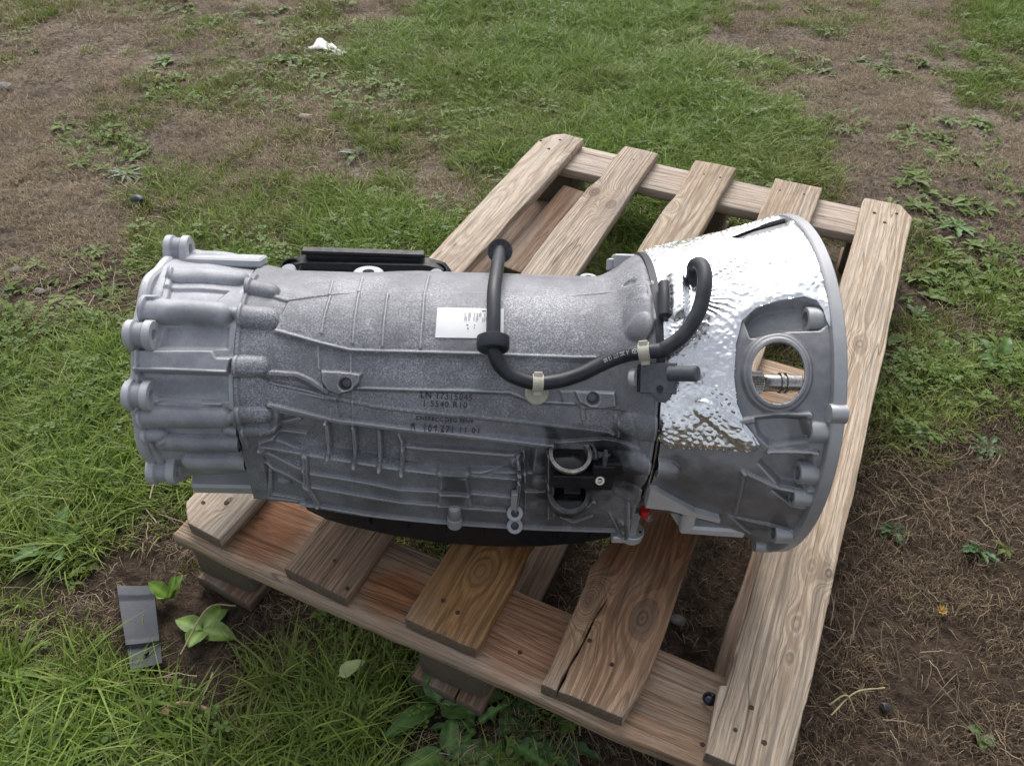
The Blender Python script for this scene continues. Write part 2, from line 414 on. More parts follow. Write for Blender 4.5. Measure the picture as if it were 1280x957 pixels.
mh.dome((675, 602), .011, .007); mh.pad([(655, 612), (683, 612), (683, 640), (655, 640)], .003, .002)
mh.pad([(684, 565), (692, 565), (694, 640), (684, 644)], .008, .002)
mh.ridge([(700, 634), (712, 641), (730, 636), (741, 625)], .005, .005)
mh.ridge([(700, 645), (716, 652), (740, 644)], .002, .002)
mh.ridge([(785, 618), (784, 668)], .003, .004); mh.ridge([(762, 640), (770, 668)], .0018, .002)
mh.boss((776, 652), .004, .003); mh.boss((777, 665), .003, .003)
# joint bosses left (towards the pale rear casing)
for a, r in (([(309, 359), (337, 364)], .0105), ([(304, 395), (336, 398)], .0130), ([(298, 458), (324, 458)], .0110), ([(300, 518), (330, 518)], .0100), ([(308, 538), (334, 538)], .0070)):
    mh.caps(a, r, r * .75)
mh.ridge([(318, 345), (303, 375), (296, 410), (292, 450), (293, 480), (298, 520), (308, 556)], .005, .003)
# bosses right (towards the bell)
mh.dome((797, 371), .010, .003); mh.boss((786, 355), .006, -.003)
mh.caps([(797, 385), (797, 408)], .0150, .0070); mh.dome((800, 412), .013, .003)
mh.caps([(788, 531), (812, 533)], .0125, .0075)
mh.caps([(777, 575), (800, 580)], .0125, .0085)
mh.caps([(783, 612), (800, 616)], .0150, .0070)
mh.ridge([(770, 520), (772, 545)], .003, .002)
mh.ridge([(826, 330), (831, 380), (832, 420), (828, 480), (821, 560), (812, 610), (800, 648)], .004, .002)
mh.H += fbm(mh.SS * 90, mh.TT * 90, 3, 5) * .0003
stain = mh.paint([(690, 575, 16, 44, .9), (762, 562, 34, 30, .95), (712, 600, 56, 44, .85), (735, 545, 40, 14, .7), (700, 640, 60, 30, .55), (660, 605, 26, 36, .55), (568, 610, 22, 26, .5), (745, 665, 60, 22, .5),
                  (735, 545, 22, 14, .6), (780, 590, 24, 24, .8), (440, 640, 90, 20, .25), (600, 645, 80, 22, .35)], 3)
dust = .25 + mh.paint([(470, 400, 160, 60, .9), (340, 440, 60, 60, .7), (680, 410, 120, 50, 1), (560, 462, 200, 22, .8), (560, 505, 180, 30, .55), (330, 480, 40, 60, .8), (400, 565, 60, 20, .5), (480, 568, 50, 18, .6), (780, 360, 50, 30, .6), (760, 530, 50, 30, .5)], 8) * .9
mh.build('main_housing', M_MAIN, gear, attrs={'stain': stain, 'dust': dust})

# dark gasket ring in the joint between housing and bell, end plates that close the castings
def rring(s0, s1, r0, r1, n=96):
    mb = MB(); R = []
    for s, r in ((s0, r0), (s0, r1), (s1, r1), (s1, r0)):
        R.append([W(s, r * math.sin(6.28318 * k / n), r * math.cos(6.28318 * k / n)) for k in range(n)])
    mb.loft(R + [R[0]], caps=False); return mb
rring(.163, .172, .09, .1445).build('joint_gasket', M_BLK, gear)
rring(.6040, .6056, .10, .1206).build('rear_gasket', M_BLK, gear)
rring(.1665, .1682, .10, .1472).build('metal_gasket', M_STEEL, gear)
mb = MB(); mb.lathe(W(.6005, 0, 0), -GD, [(0, .1188), (.010, .1188)], 96); mb.build('joint_plate', M_REAR, gear)

# ---------------- pale rear casing
def circ_surf(s0, s1, r, rf, step=.001, th0=-180, th1=180):
    th = np.arange(math.radians(th0), math.radians(th1) + 1e-9, step / r)
    return Surf(np.arange(s0, s1, step), th * r, np.sin(th) * r, np.cos(th) * r, np.sin(th), np.cos(th), rf)
rc = circ_surf(.6055, .700, .12, lambda s, t: -.001 + .005 * sstep(.61, .66, s) + .004 * sstep(.67, .70, s))
rc.pad([(168, 438), (160, 462), (286, 466), (291, 448), (272, 447), (268, 438)], .006, .0022)
rc.pad([(160, 464), (285, 468), (291, 500), (250, 505), (200, 503), (185, 480)], -.004, .003)
rc.ridge([(161, 462), (284, 466)], .0028, .004)
rc.pad([(205, 360), (285, 364), (268, 378), (200, 375)], -.003, .003)
rc.pad([(208, 410), (286, 408), (285, 436), (200, 434)], -.003, .003)
rc.caps([(182, 388), (276, 393)], .0135, .0125); rc.caps([(276, 391), (300, 392)], .0065, .006)
rc.caps([(222, 345), (298, 349)], .0120, .009)
rc.caps([(184, 521), (278, 521)], .0115, .0115); rc.caps([(278, 520), (300, 520)], .0070, .007)
rc.caps([(186, 541), (202, 541)], .0080, .010)
rc.caps([(208, 551), (295, 553)], .0105, .0105); rc.caps([(295, 553), (312, 553)], .0060, .007)
rc.caps([(240, 574), (312, 574)], .0110, .0100); rc.caps([(312, 574), (325, 574)], .0065, .007)
rc.caps([(286, 536), (302, 538)], .0060, .006)
rc.ridge([(176, 505), (200, 500), (275, 504)], .002, .002)
rc.ridge([(214, 345), (206, 372), (196, 378), (186, 378), (176, 400), (170, 430), (168, 462), (172, 500), (182, 540), (200, 575), (215, 600)], .004, .004)
for th in (-130, -95, -60, -35): rc.caps([(.62, math.radians(th) * .12), (.70, math.radians(th) * .12)], .012, .011, raw=True)
rc.ridge([(.62, math.radians(-28) * .12), (.698, math.radians(-28) * .12)], .004, .005, raw=True)
rc.H += fbm(rc.SS * 60, rc.TT * 60, 4, 15) * .0006
rc.build('rear_casing', M_REAR, gear, attrs={'stain': rc.paint([(225, 485, 70, 14, .35), (240, 398, 40, 12, .30), (330, 590, 20, 30, .5), (220, 520, 60, 16, .2), (250, 555, 60, 14, .25), (200, 420, 14, 30, .2)], 30), 'dust': .3 + 0 * rc.SS})
# rear rim plate with scalloped outline + inner closing wall
mb = MB(); R = []; n = 160
def rimr(t):
    base = .1325 + .0035 * math.sin(5 * t + .6) + .0022 * math.sin(13 * t)
    return base
for s, k in ((.696, .975), (.6985, .995), (.704, 1.), (.7065, .985)):
    R.append([W(s, k * rimr(t) * math.sin(t), k * rimr(t) * math.cos(t)) for t in [6.28318 * i / n for i in range(n)]])
for k in (.80, .78):
    R.append([W(.7065 if k == .80 else .66, k * rimr(t) * math.sin(t), k * rimr(t) * math.cos(t)) for t in [6.28318 * i / n for i in range(n)]])
mb.loft(R, caps=True); mb.build('rear_flange', M_REAR, gear)

def lug(name, s0, ln, th, rad, mat, r=.0145, hole=.006, depth=.03, groove=True, wd=1.05):
    """eye lug with a real hole, axis along the gearbox, at angle th, radius rad of the eye"""
    n = 40; e = GU * math.sin(th) + GV * math.cos(th); q = GU * math.cos(th) - GV * math.sin(th)
    def ro(ph, k):
        c, s_ = math.cos(ph), math.sin(ph)
        if c >= 0: return r * k
        return min(depth / (-c + 1e-6), r * wd * k / max(abs(s_), 1e-3))
    secs = [(0, .94), (.0015, 1), (ln * .28, 1), (ln * .36, .84), (ln * .64, .84), (ln * .72, 1), (ln - .0015, 1), (ln, .94)] if groove else [(0, .94), (.0012, 1), (ln - .0012, 1), (ln, .94)]
    R = []
    def P(s, rr, ph): return GC - GD * (s0 + s) + e * (rad + rr * math.cos(ph)) + q * rr * math.sin(ph)
    ang = [6.28318 * i / n for i in range(n)]
    R.append([P(0, hole * 1.15, a) for a in ang])
    for s, k in secs: R.append([P(s, ro(a, k), a) for a in ang])
    R.append([P(ln, hole, a) for a in ang]); R.append([P(ln * .2, hole, a) for a in ang]); R.append(R[0])
    R.insert(0, [P(ln * .5, hole * .95, a) for a in ang]); R.pop()
    mb = MB(); mb.loft(R, caps=False); o = mb.build(name, mat, gear, ang=30)
    return o
def theta_of(px, py, sf): i, j = sf.ij(px, py); P = sf.B[i, j] - GC; return math.atan2(P @ GU, P @ GV), sf.S[i], math.hypot(P @ GU, P @ GV)
for (px, py, s0, rad, ln) in ((0, 0, .682, .137, .026), (182, 420, .682, .134, .0265), (186, 493, .684, .132, .025), (222, 582, .678, .131, .030)):
    th = -.50 if px == 0 else theta_of(px, py, rc)[0]
    lug('mounting_lug', s0, ln, th, rad, M_REAR, r=.0150, hole=.0055, depth=.028)
# upright web plates near the bottom and top edges of the rear casing
mb = MB(); mb.box(W(.648, .080, -.100), GD, GU * .97 - GV * .24, GV * .97 + GU * .24, .036, .018, .010, .003); mb.build('foot_web', M_REAR, gear)
mb = MB(); mb.box(W(.645, -.062, .109), GD, GU * .9 + GV * .43, GV * .9 - GU * .43, .044, .018, .005, .002); mb.build('top_web', M_REAR, gear)

# ---------------- bell housing
bl = circ_surf(-.001, .1650, .17, lambda s, t: -.023 + .046 * (1 - s / .165))
hole_c = bl.st(970, 466)
WR = (.0240, .0290)      # window half axes (s, t)
hd = np.hypot((bl.SS - hole_c[0]) / WR[0], (bl.TT - hole_c[1]) / WR[1])
wr0 = (WR[0] + WR[1]) / 2
bl.H += .004 * (1 - sstep(1.24, 1.40, hd)) + .0018 * (1 - sstep(1.12, 1.18, hd))
bl.pad([(934, 402), (941, 390), (958, 382), (996, 375), (1012, 377), (1026, 384), (1034, 402), (1024, 410), (980, 412), (940, 420)], -.014, .005)
bl.pad([(944, 522), (968, 519), (1004, 522), (1012, 548), (985, 552), (962, 556), (950, 544)], -.008, .005)
bl.ridge([(925, 526), (953, 520), (985, 518), (1010, 519)], .004, .005)
bl.pad([(950, 578), (962, 566), (1012, 566), (1018, 590), (1005, 612), (975, 606)], -.010, .004)
bl.ridge([(960, 564), (985, 563), (1020, 565)], .003, .006)
bl.ridge([(928, 589), (965, 606), (998, 613), (1020, 612)], .003, .0035)
bl.pad([(965, 612), (1002, 618), (1010, 634), (992, 632)], -.006, .003)
bl.pad([(912, 644), (955, 655), (965, 668), (940, 668)], -.006, .003)
bl.ridge([(912, 644), (960, 654), (985, 660)], .0025, .003)
bl.caps([(815, 582), (833, 585)], .0140, .0110)
bl.ridge([(930, 590), (918, 640)], .0025, .002)
bl.ridge([(1046, 300), (1058, 400)], .002, .002)
bl.H += fbm(bl.SS * 60, bl.TT * 60, 3, 25) * .0005
slot = np.array([bl.st(*q) for q in ((913, 292), (930, 284), (960, 272), (982, 265), (985, 270), (980, 276), (950, 285), (925, 293))])
# window outline: move the nearest vertices onto the ellipse, drop the inside
V = bl.B + bl.H[..., None] * bl.N
near = np.abs(hd - 1) * wr0 < .0006
ang = np.arctan2((bl.TT - hole_c[1]) / WR[1], (bl.SS - hole_c[0]) / WR[0])
ts = hole_c[0] + WR[0] * np.cos(ang); tt = hole_c[1] + WR[1] * np.sin(ang)
V[near] = bl.at(ts[near], tt[near])
keep = (hd > 1) | near
keep_w = keep
bo = bl.build('bell_housing', M_BELL, gear, keep=keep, V=V, attrs={'stain': bl.paint([(880, 610, 90, 40, .30), (960, 640, 60, 30, .25), (1000, 560, 16, 60, .3), (850, 580, 20, 14, .3), (975, 655, 14, 18, .6)], 41),
    'dust': .15 + bl.paint([(950, 560, 30, 20, .6), (900, 640, 40, 20, .2)], 44)})
so_ = bo.modifiers.new('thickness', 'SOLIDIFY'); so_.thickness = .0055; so_.offset = -1
# rim flange
mb = MB(); n = 180; R = []
prof = [(.0125, .186), (.0120, .1975), (.0105, .1990), (.0005, .1990), (-.0010, .1975), (-.0010, .178), (.011, .176), (.0125, .180)]
for s, r in prof: R.append([W(s, r * math.sin(6.28318 * k / n), r * math.cos(6.28318 * k / n)) for k in range(n)])
mb.loft(R + [R[0]], caps=False); mb.build('mouth_rim', M_BELL, gear)
# bolt barrels along the rim
def barrel(px, py, ln, r, s1=.004, rad=None, hole=True, name='bolt_barrel'):
    th, s, rr = theta_of(px, py, bl); rr = rad or rr
    e = GU * math.sin(th) + GV * math.cos(th); o = GC - GD * (s1 + ln) + e * rr
    mb = MB(); pr = [(ln, r * 1.05), (.001, r), (0, r * .93)]
    if hole: pr += [(-.0001, r * .62), (.0035, r * .60), (.0036, r * .38), (.012, r * .36)]
    mb.lathe(o, GD, pr, 28); return mb.build(name, M_BELL, gear)
barrel(1022, 394, .026, .0125, rad=.178); barrel(1016, 540, .024, .0115, rad=.184); barrel(1006, 594, .026, .0120, rad=.182)
barrel(1002, 622, .026, .0105, rad=.185); barrel(970, 662, .026, .0120, rad=.188); barrel(1042, 515, .016, .0095, s1=-.001, rad=.1955, hole=False)
barrel(968, 684, .02, .009, rad=.192, hole=False)
# bell back wall and input shaft
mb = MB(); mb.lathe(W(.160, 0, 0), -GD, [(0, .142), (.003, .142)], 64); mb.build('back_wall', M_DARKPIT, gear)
mb = MB(); mb.lathe(W(.157, 0, 0), GD, [(0, .045), (.03, .04), (.06, .026), (.10, .02), (.112, .0175)], 40); mb.build('shaft_sleeve', M_BELL, gear)
sh = MB(); ns = 30; R = []
for s, r in ((.05, .0135), (.0145, .0135)):
    R.append([W(s, r * (1 if k % 2 else .88) * math.sin(6.28318 * k / (2 * ns)), r * (1 if k % 2 else .88) * math.cos(6.28318 * k / (2 * ns))) for k in range(2 * ns)])
sh.loft(R); sh.build('shaft_spline', M_STEEL, gear)
mb = MB(); mb.lathe(W(.0146, 0, 0), GD, [(0, .0095), (.002, .0105), (.022, .0105), (.0222, .0125), (.025, .0125), (.0252, .0105), (.029, .0105), (.0292, .0125), (.031, .0125), (.0312, .0110), (.047, .0108), (.0490, .009)], 32); mb.build('input_shaft', M_STEEL, gear)

# ---------------- foil heat shield draped over the bell
fs = circ_surf(.004, .1690, .17, lambda s, t: -.0190 + .0470 * (1 - s / .165), .0009, -120, 180)
vis = [(1006, 270), (1020, 288), (1030, 315), (1040, 360), (1047, 405), (1040, 411), (1034, 401), (1030, 386), (1021, 375), (1005, 370), (975, 374), (945, 384), (928, 400),
       (920, 430), (918, 470), (922, 505), (932, 530), (945, 546), (950, 556), (948, 563), (940, 566), (900, 563), (860, 562), (835, 560), (824, 552), (819, 535), (819, 500)]
FP = [fs.st(*q) for q in vis]
FP = [(max(a, .0075) if i < 6 else a, b) for i, (a, b) in enumerate(FP)]
t70 = math.radians(-75) * .17; tv = fs.st(826, 500)[1]
FP = np.array([(.0075, t70)] + FP + [(.1655, tv), (.1665, fs.st(829, 420)[1]), (.1665, fs.st(824, 345)[1]), (.1665, t70)])
allw = (slice(None), slice(None))
sdp = fs.sd(FP, allw)
tl = math.radians
# slot
SL = np.array([fs.st(*q) for q in ((912, 296), (935, 287), (960, 278), (980, 271), (985, 275), (981, 282), (955, 290), (928, 297))])
sds = fs.sd(SL, allw)
sdp = np.maximum(sdp, -sds)
# embossed quilting and crumples
def cell(x, y): return np.sqrt(np.abs(np.sin(x * np.pi) * np.sin(y * np.pi)))
ws = fs.SS + fbm(fs.SS * 40, fs.TT * 40, 4, 50) * .009; wt = fs.TT * .8 + fbm(fs.SS * 40, fs.TT * 40, 4, 60) * .009
qa = fbm(fs.SS * 25, fs.TT * 25, 3, 70)
fs.H += (np.abs(np.sin((ws + wt) / .0088 * np.pi) * np.sin((ws - wt) / .0088 * np.pi)) ** 3.5) * .0015 * (.25 + 1.0 * sstep(-.25, .35, qa))
fs.H += (1 - np.abs(fbm(fs.SS * 45, fs.TT * 60, 4, 80)) * 2.5) * .0008 + fbm(fs.SS * 16, fs.TT * 16, 3, 90) * .0026
c0 = fs.st(868, 370)     # creases running out from the hose passage
dr = np.hypot(fs.SS - c0[0], fs.TT - c0[1]); an = np.arctan2(fs.TT - c0[1], fs.SS - c0[0])
fs.H += (np.abs((an * 9 + fbm(fs.SS * 50, fs.TT * 50, 3, 99) * 1.6) % 2 - 1) - .5) * .0016 * np.exp(-((dr - .030) / .026) ** 2) * sstep(-.35, .35, fbm(fs.SS * 45, fs.TT * 45, 3, 120))
fs.pad([(836, 346), (856, 348), (856, 392), (842, 400), (836, 396)], .008, .0065)
fs.ridge([(880, 510), (905, 528), (935, 552)], .012, .0026); fs.ridge([(876, 512), (850, 530), (832, 545)], .014, .0015)
edge_ = sstep(0, .005, np.abs(sdp)); fs.H = fs.H * (.12 + .88 * edge_) - .0012 * (1 - edge_)
V = fs.B + fs.H[..., None] * fs.N
def snap(sf, V, sdf, P, lim):
    P2 = np.vstack([P, P[:1]]); msk = np.abs(sdf) < lim; s, t = sf.SS[msk], sf.TT[msk]; best = np.full(s.shape, 9.); bs = s.copy(); bt = t.copy()
    for a, b in zip(P2[:-1], P2[1:]):
        ab = b - a; L = ab @ ab + 1e-12; k = np.clip(((s - a[0]) * ab[0] + (t - a[1]) * ab[1]) / L, 0, 1)
        x, y = a[0] + k * ab[0], a[1] + k * ab[1]; d = np.hypot(s - x, t - y); q = d < best; best[q] = d[q]; bs[q] = x[q]; bt[q] = y[q]
    V[msk] = sf.at(bs, bt); return msk
k1 = snap(fs, V, fs.sd(FP, allw), FP, .0006); k2 = snap(fs, V, sds, SL, .0006)
keep = (sdp < 0) | k1 | k2
fo = fs.build('heat_shield', M_FOIL, gear, keep=keep, V=V)
m_ = fo.modifiers.new('thickness', 'SOLIDIFY'); m_.thickness = .0006; m_.offset = -1
tag(fo, 'crinkled silver foil heat shield')
# dark slot liner below the slit, black edge strip under the foil at the joint
mb = MB(); a, b = bl.px(918, 294, .0005), bl.px(982, 277, .0005); n_ = bl.nrm(950, 282)
mb.tube(np.linspace(a, b, 8), .004, 8, rad=[.001, .002, .003, .0035, .004, .0045, .0045, .004]); mb.build('slot_liner', M_BLK, gear)
mb = MB(); R = []
for k in range(40):
    t = math.radians(-60 + k * 2.75); e = GU * math.sin(t) + GV * math.cos(t); o = GC + e * .150
    R.append([o - GD * .1660, o - GD * .1740, o - GD * .1740 - e * .006, o - GD * .1660 - e * .006])
mb.loft(R); mb.build('edge_strip', M_RUB, gear)
mb = MB(); q0 = fs.px(830, 352, .006); q1 = fs.px(831, 398, .004)
mb.tube(spline([q0, (q0 + q1) / 2 + GV * .002, q1], 8), .006, 12, rad=[.002] + [.0065] * 15 + [.003]); mb.build('cable_grommet', M_RUB, gear)
mb = MB(); mb.box(W(.186, -.086, .108), GD, GU * .8 + GV * .6, GV * .8 - GU * .6, .013, .012, .009, .002); mb.box(W(.201, -.086, .104), GD, GU * .8 + GV * .6, GV * .8 - GU * .6, .004, .009, .007, .0015); mb.build('top_corner_lug', M_MAIN, gear)

# ---------------- oil pan under the housing (its bottom on the deck)
mb = MB(); R = []
def pansec(s, top, low, hw, r=.016):
    o = []; low_ = max(low, (-(GC[2] - GD[2] * s) + .0012) / GV[2])
    for (a, b) in ((hw + .010, top), (hw + .011, top - .006), (hw + .004, top - .0065), (hw + .002, top - .018), (hw - .006, low_ + r * 1.3), (hw - .010, low_ + r * .5), (hw - .020, low_), (-(hw - .020), low_), (-(hw - .010), low_ + r * .5), (-(hw - .006), low_ + r * 1.3), (-(hw + .002), top - .018), (-(hw + .004), top - .0065), (-(hw + .011), top - .006), (-(hw + .010), top)):
        o.append(W(s, a, b))
    return o
for s_, lo_, hw_ in ((.168, -.150, .098), (.172, -.178, .103), (.185, -.190, .106), (.22, -.200, .108), (.27, -.207, .109), (.33, -.209, .109), (.40, -.203, .109), (.46, -.190, .108), (.51, -.174, .107), (.535, -.164, .106), (.556, -.151, .103), (.566, -.130, .096)):
    tp_ = float(skirt_b(np.array(s_))) - .0005; R.append(pansec(s_, tp_, min(lo_, tp_ - .022), hw_))
mb.loft(R); mb.build('oil_pan', M_BLK, gear, ang=28)
for k in range(7):
    s_ = .21 + k * .045; tp_ = float(skirt_b(np.array(s_))); mb = MB(); mb.tube([W(s_, .1135, tp_ - .014), W(s_, .1105, tp_ - .026), W(s_, .106, tp_ - .038)], .002, 6); mb.build('pan_rib', M_BLK, gear)
# posts and eyes on the flange
def post(px, py, ln, r, mat, up=.012, name='flange_post', prof=None):
    P = mh.px(px, py, .004); mb = MB(); mb.lathe(P + GV * up, -GV, prof or [(0, r * .5), (.003, r * .9), (ln * .55, r), (ln * .55 + .001, r * 1.12), (ln - .001, r * 1.12), (ln, r)], 24); return mb.build(name, mat, gear)
post(568, 640, .036, .0078, M_MAIN)
for py in (641, 657):
    P = mh.px(643, py, .006); ax = (GV * .75 + GU * .66); mb = MB()
    mb.lathe(P - ax * .006, ax, [(0, .009), (.009, .0095), (.010, .0088), (.0101, .0048), (.003, .0045)], 28); mb.build('ring_eye', M_MAIN, gear)
mb = MB(); P = mh.px(643, 625, .006); mb.box(P, GD, GU, GV, .0035, .004, .014, .001); mb.build('eye_stem', M_MAIN, gear)
P = W(.158, .098, -.172)
mb = MB(); mb.lathe(P, GV, [(-.004, .014), (.008, .0150), (.0092, .0140), (.0092, .0055), (.0, .0052)], 28); mb.box(W(.172, .098, -.170), GD, GU, GV, .012, .012, .006, .002); mb.build('corner_lug', M_LITE, gear)
mb = MB(); mb.box(W(.160, .100, -.145), GD, GU, GV, .006, .006, .022, .002); mb.build('corner_pillar', M_MAIN, gear)
mb = MB(); mb.lathe(P + GV * .0055 + GD * .009 + GU * .004, GV, [(0, .0015), (.005, .0015)], 8); mb.build('lug_pin', M_BLK, gear)

# ---------------- selector opening with its sealing ring, socket, holder and lever
nr = (GU * .22 + GV * .97); nr /= np.linalg.norm(nr)
C1 = mh.px(712, 569, .010)
mb = MB(); mb.lathe(C1 - nr * .030, nr, [(.024, .0190), (.0285, .0200), (.031, .0232), (.0345, .0230), (.0345, .0190), (.030, .0182), (.022, .0180)], 48); mb.build('sealing_ring', M_DULL, gear)
mb = MB(); mb.lathe(C1 - nr * .006, nr, [(-.002, .0182), (.003, .0180), (.004, .0165)], 40); mb.build('shaft_cap', M_OIL, gear)
mb = MB(); a0 = W(0, 0, 0)
for k in range(26):
    t = math.radians(-50 + k * 7); 
X = GD - nr * (GD @ nr); X /= np.linalg.norm(X); Y = np.cross(nr, X)
if Y @ GV < 0: Y = -Y
mb = MB(); mb.tube([C1 + nr * .003 + .0275 * (X * math.cos(t) + Y * math.sin(t)) for t in np.linspace(-.2, 2.3, 22)], .0022, 8); mb.build('ring_bead', M_GRIMY, gear)
mb = MB(); mb.box(C1 + nr * .002 + Y * .030, Y, X, nr, .008, .0022, .004, .001); mb.build('ring_tab', M_ZINC, gear)
mb = MB(); P = C1 + X * .034 + nr * .001 + Y * .002; mb.loft([[P - X * .014 + Y * .006, P - X * .014 - Y * .006, P - X * .014 - Y * .006 - nr * .004, P - X * .014 + Y * .006 - nr * .004], [P + X * .010 + Y * .001, P + X * .010 - Y * .001, P + X * .010 - Y * .001 - nr * .003, P + X * .010 + Y * .001 - nr * .003]]); mb.build('ring_spike', M_BRK, gear)
P = mh.px(716, 594, .012); n2 = mh.nrm(716, 594)
mb = MB(); mb.box(P, GD, GV, GU, .023, .0095, .011, .0015); mb.build('holder_block', M_BLK, gear)
C2 = mh.px(711, 617, .004); n3 = (GU * .45 + GV * .89)
mb = MB(); mb.lathe(C2 - n3 * .012, n3, [(0, .0255), (.018, .0245), (.0195, .0225), (.0195, .0190), (.0, .0185)], 48); mb.build('socket_collar', M_GRIMY, gear)
mb = MB(); mb.lathe(C2 + n3 * .001, n3, [(0, .0186), (.0015, .018)], 40); mb.build('socket_cavity', M_OIL, gear)
mb = MB(); mb.box(C2 + n3 * .004 + GV * .006 + GD * .003, GD, np.cross(n3, GD), n3, .009, .005, .0035, .001); mb.build('socket_plug', M_RUB, gear)
mb = MB(); P = mh.px(752, 592, .010); mb.box(P, GD, GV, GU, .013, .020, .008, .002); P = mh.px(768, 583, .006); mb.box(P, GD, GV, GU, .010, .010, .006, .002); mb.build('detent_lever', M_BLK, gear)
mb = MB(); P = mh.px(756, 575, .014); mb.box(P, GD, GV, GU, .0022, .012, .005, .001); mb.build('lever_fin', M_BRK, gear)
P = mh.px(750, 600, .020); mb = MB(); mb.lathe(P, GU * .85 + GV * .5, [(-.006, .0055), (0, .0058), (.0015, .0048), (.0015, .0030), (-.002, .0026)], 18); mb.build('lever_bolt', M_ZINC, gear)

# ---------------- pale side casting under the bell, red plug
mb = MB(); R = []
for (px, py0, py1) in ((806, 616, 638), (812, 613, 639), (822, 614, 640), (840, 625, 640), (870, 641, 646), (900, 650, 653)):
    A = bl.px(px, py0, .008); h = (py1 - py0) * .00105 + .002
    R.append([A, A - GV * h, A - GV * h - GU * .03, A - GU * .03])
mb.loft(R); mb.build('side_casting', M_LITE, gear, ang=20)
P = bl.px(862, 641, .004); mb = MB(); mb.lathe(P + GV * .008, -GV, [(0, .0075), (.028, .0082), (.0285, .007)], 20)
mb.build('casting_post', M_LITE, gear)
mb = MB(); A = bl.px(838, 642, .002); mb.loft([[A, A + GD * .016, A + GD * .016 - GU * .004, A - GU * .004], [A + GD * .012 - GV * .02, A + GD * .018 - GV * .02, A + GD * .018 - GV * .02 - GU * .004, A + GD * .012 - GV * .02 - GU * .004]]); mb.build('casting_gusset', M_LITE, gear)
mb = MB(); A = bl.px(890, 655, .0); mb.box(A - GV * .004, GD * .99 - GV * .08, GU, GV, .038, .010, .007, .003); mb.build('casting_shelf', M_LITE, gear)
P = bl.px(806, 638, .004) ; mb = MB(); mb.lathe(P + GV * .002, -GV, [(0, .006), (.010, .006), (.011, .005)], 16); mb.build('red_plug', M_RED, gear)
mb = MB(); P = P + GD * .007 - GV * .006; mb.lathe(P, -GV, [(0, .0035), (.006, .0035), (.0062, .006), (.008, .006), (.0082, .0042), (.012, .0040)], 6); mb.build('plug_bolt', M_ZINC, gear)

# ---------------- breather pipe, hose, collar, clips
def hp(px, py, h, sf=mh): return sf.px(px, py, h)
top = W(.333, -.070, .128)
e1 = hp(617, 365, .020); e2 = hp(617, 395, .020); e3 = hp(617, 425, .020)
pipe = spline([top, (top * .45 + e1 * .55) + GV * .004, e1, e2, e3], 8)
mb = MB(); mb.tube(pipe, .0074, 20); mb.build('breather_pipe', M_RUB, gear)
mb = MB(); ax = (pipe[-1] - pipe[-4]); mb.lathe(e3 - ax / np.linalg.norm(ax) * .004, ax, [(0, .0150), (.001, .0168), (.0125, .0168), (.0145, .0155), (.0150, .0085)], 32); mb.build('pipe_collar', M_RUB, gear)
# grommet wheel
gx = np.array([0.22, -.62, .75]); gx /= np.linalg.norm(gx)
mb = MB(); mb.lathe(top - gx * .003, gx, [(-.012, .0105), (0, .0135), (.003, .0145), (.0055, .0140), (.0055, .009)], 36); go = mb.build('grommet_disc', M_RUB, gear)
ux = np.cross(gx, [0, 0, 1]); ux /= np.linalg.norm(ux); uy = np.cross(gx, ux)
for k in range(10):
    t = k * math.pi / 5; mb = MB(); mb.lathe(top + gx * .0026 + .0112 * (ux * math.cos(t) + uy * math.sin(t)), gx, [(-.001, .0016), (.0004, .0016)], 8); mb.build('grommet_hole', M_DARKPIT, gear)
H = [hp(618, 440, .020), hp(624, 455, .017), hp(636, 467, .014), hp(652, 474, .013), hp(672, 478, .013), (hp(700, 476, .013)), hp(725, 468, .014), hp(750, 456, .016), hp(775, 446, .018), hp(797, 440, .016),
     bl.px(812, 438, .016), bl.px(830, 435, .018), bl.px(848, 425, .020), bl.px(864, 407, .022), bl.px(875, 384, .026), bl.px(881, 358, .030), bl.px(881, 340, .031), bl.px(876, 331, .029), bl.px(869, 332, .022), bl.px(867, 342, .012), bl.px(867, 350, .003)]
hose_path = spline([e3 - (e3 - e2) * -.05] + H, 8)
mb = MB(); mb.tube(hose_path, .0077, 20); mb.build('breather_hose', M_RUB, gear)
def clip(i, name='hose_clip', foot=True):
    P = hose_path[i]; ax = hose_path[i + 1] - hose_path[i - 1]; ax /= np.linalg.norm(ax)
    mb = MB(); mb.lathe(P - ax * .0055, ax, [(0, .0078), (0, .0095), (.011, .0095), (.011, .0078)], 28)
    up = CAMP - P; up /= np.linalg.norm(up); up -= ax * (up @ ax); up /= np.linalg.norm(up); sd_ = np.cross(ax, up)
    if sd_ @ GV > 0: sd_ = -sd_
    mb.box(P + sd_ * -.0085 + up * .004, ax, sd_, up, .0045, .003, .0032, .0008)
    mb.box(P + sd_ * .0095 - up * .001, ax, sd_, up, .0045, .004, .004, .001)
    mb.build(name, M_BEIGE, gear)
    return P, ax, up, sd_
def nearest(px, py):
    u, v = proj(hose_path); return int(((u - px) ** 2 + (v - py) ** 2).argmin())
P, ax, up, sd_ = clip(nearest(672, 478))
q = mh.px(671, 492, .004); nn = mh.nrm(671, 492); mb = MB(); mb.lathe(q - nn * .005, nn, [(0, .012), (.004, .0125), (.0055, .011), (.0065, .005)], 28); mb.build('clip_foot', M_BEIGE, gear)
clip(nearest(807, 438))
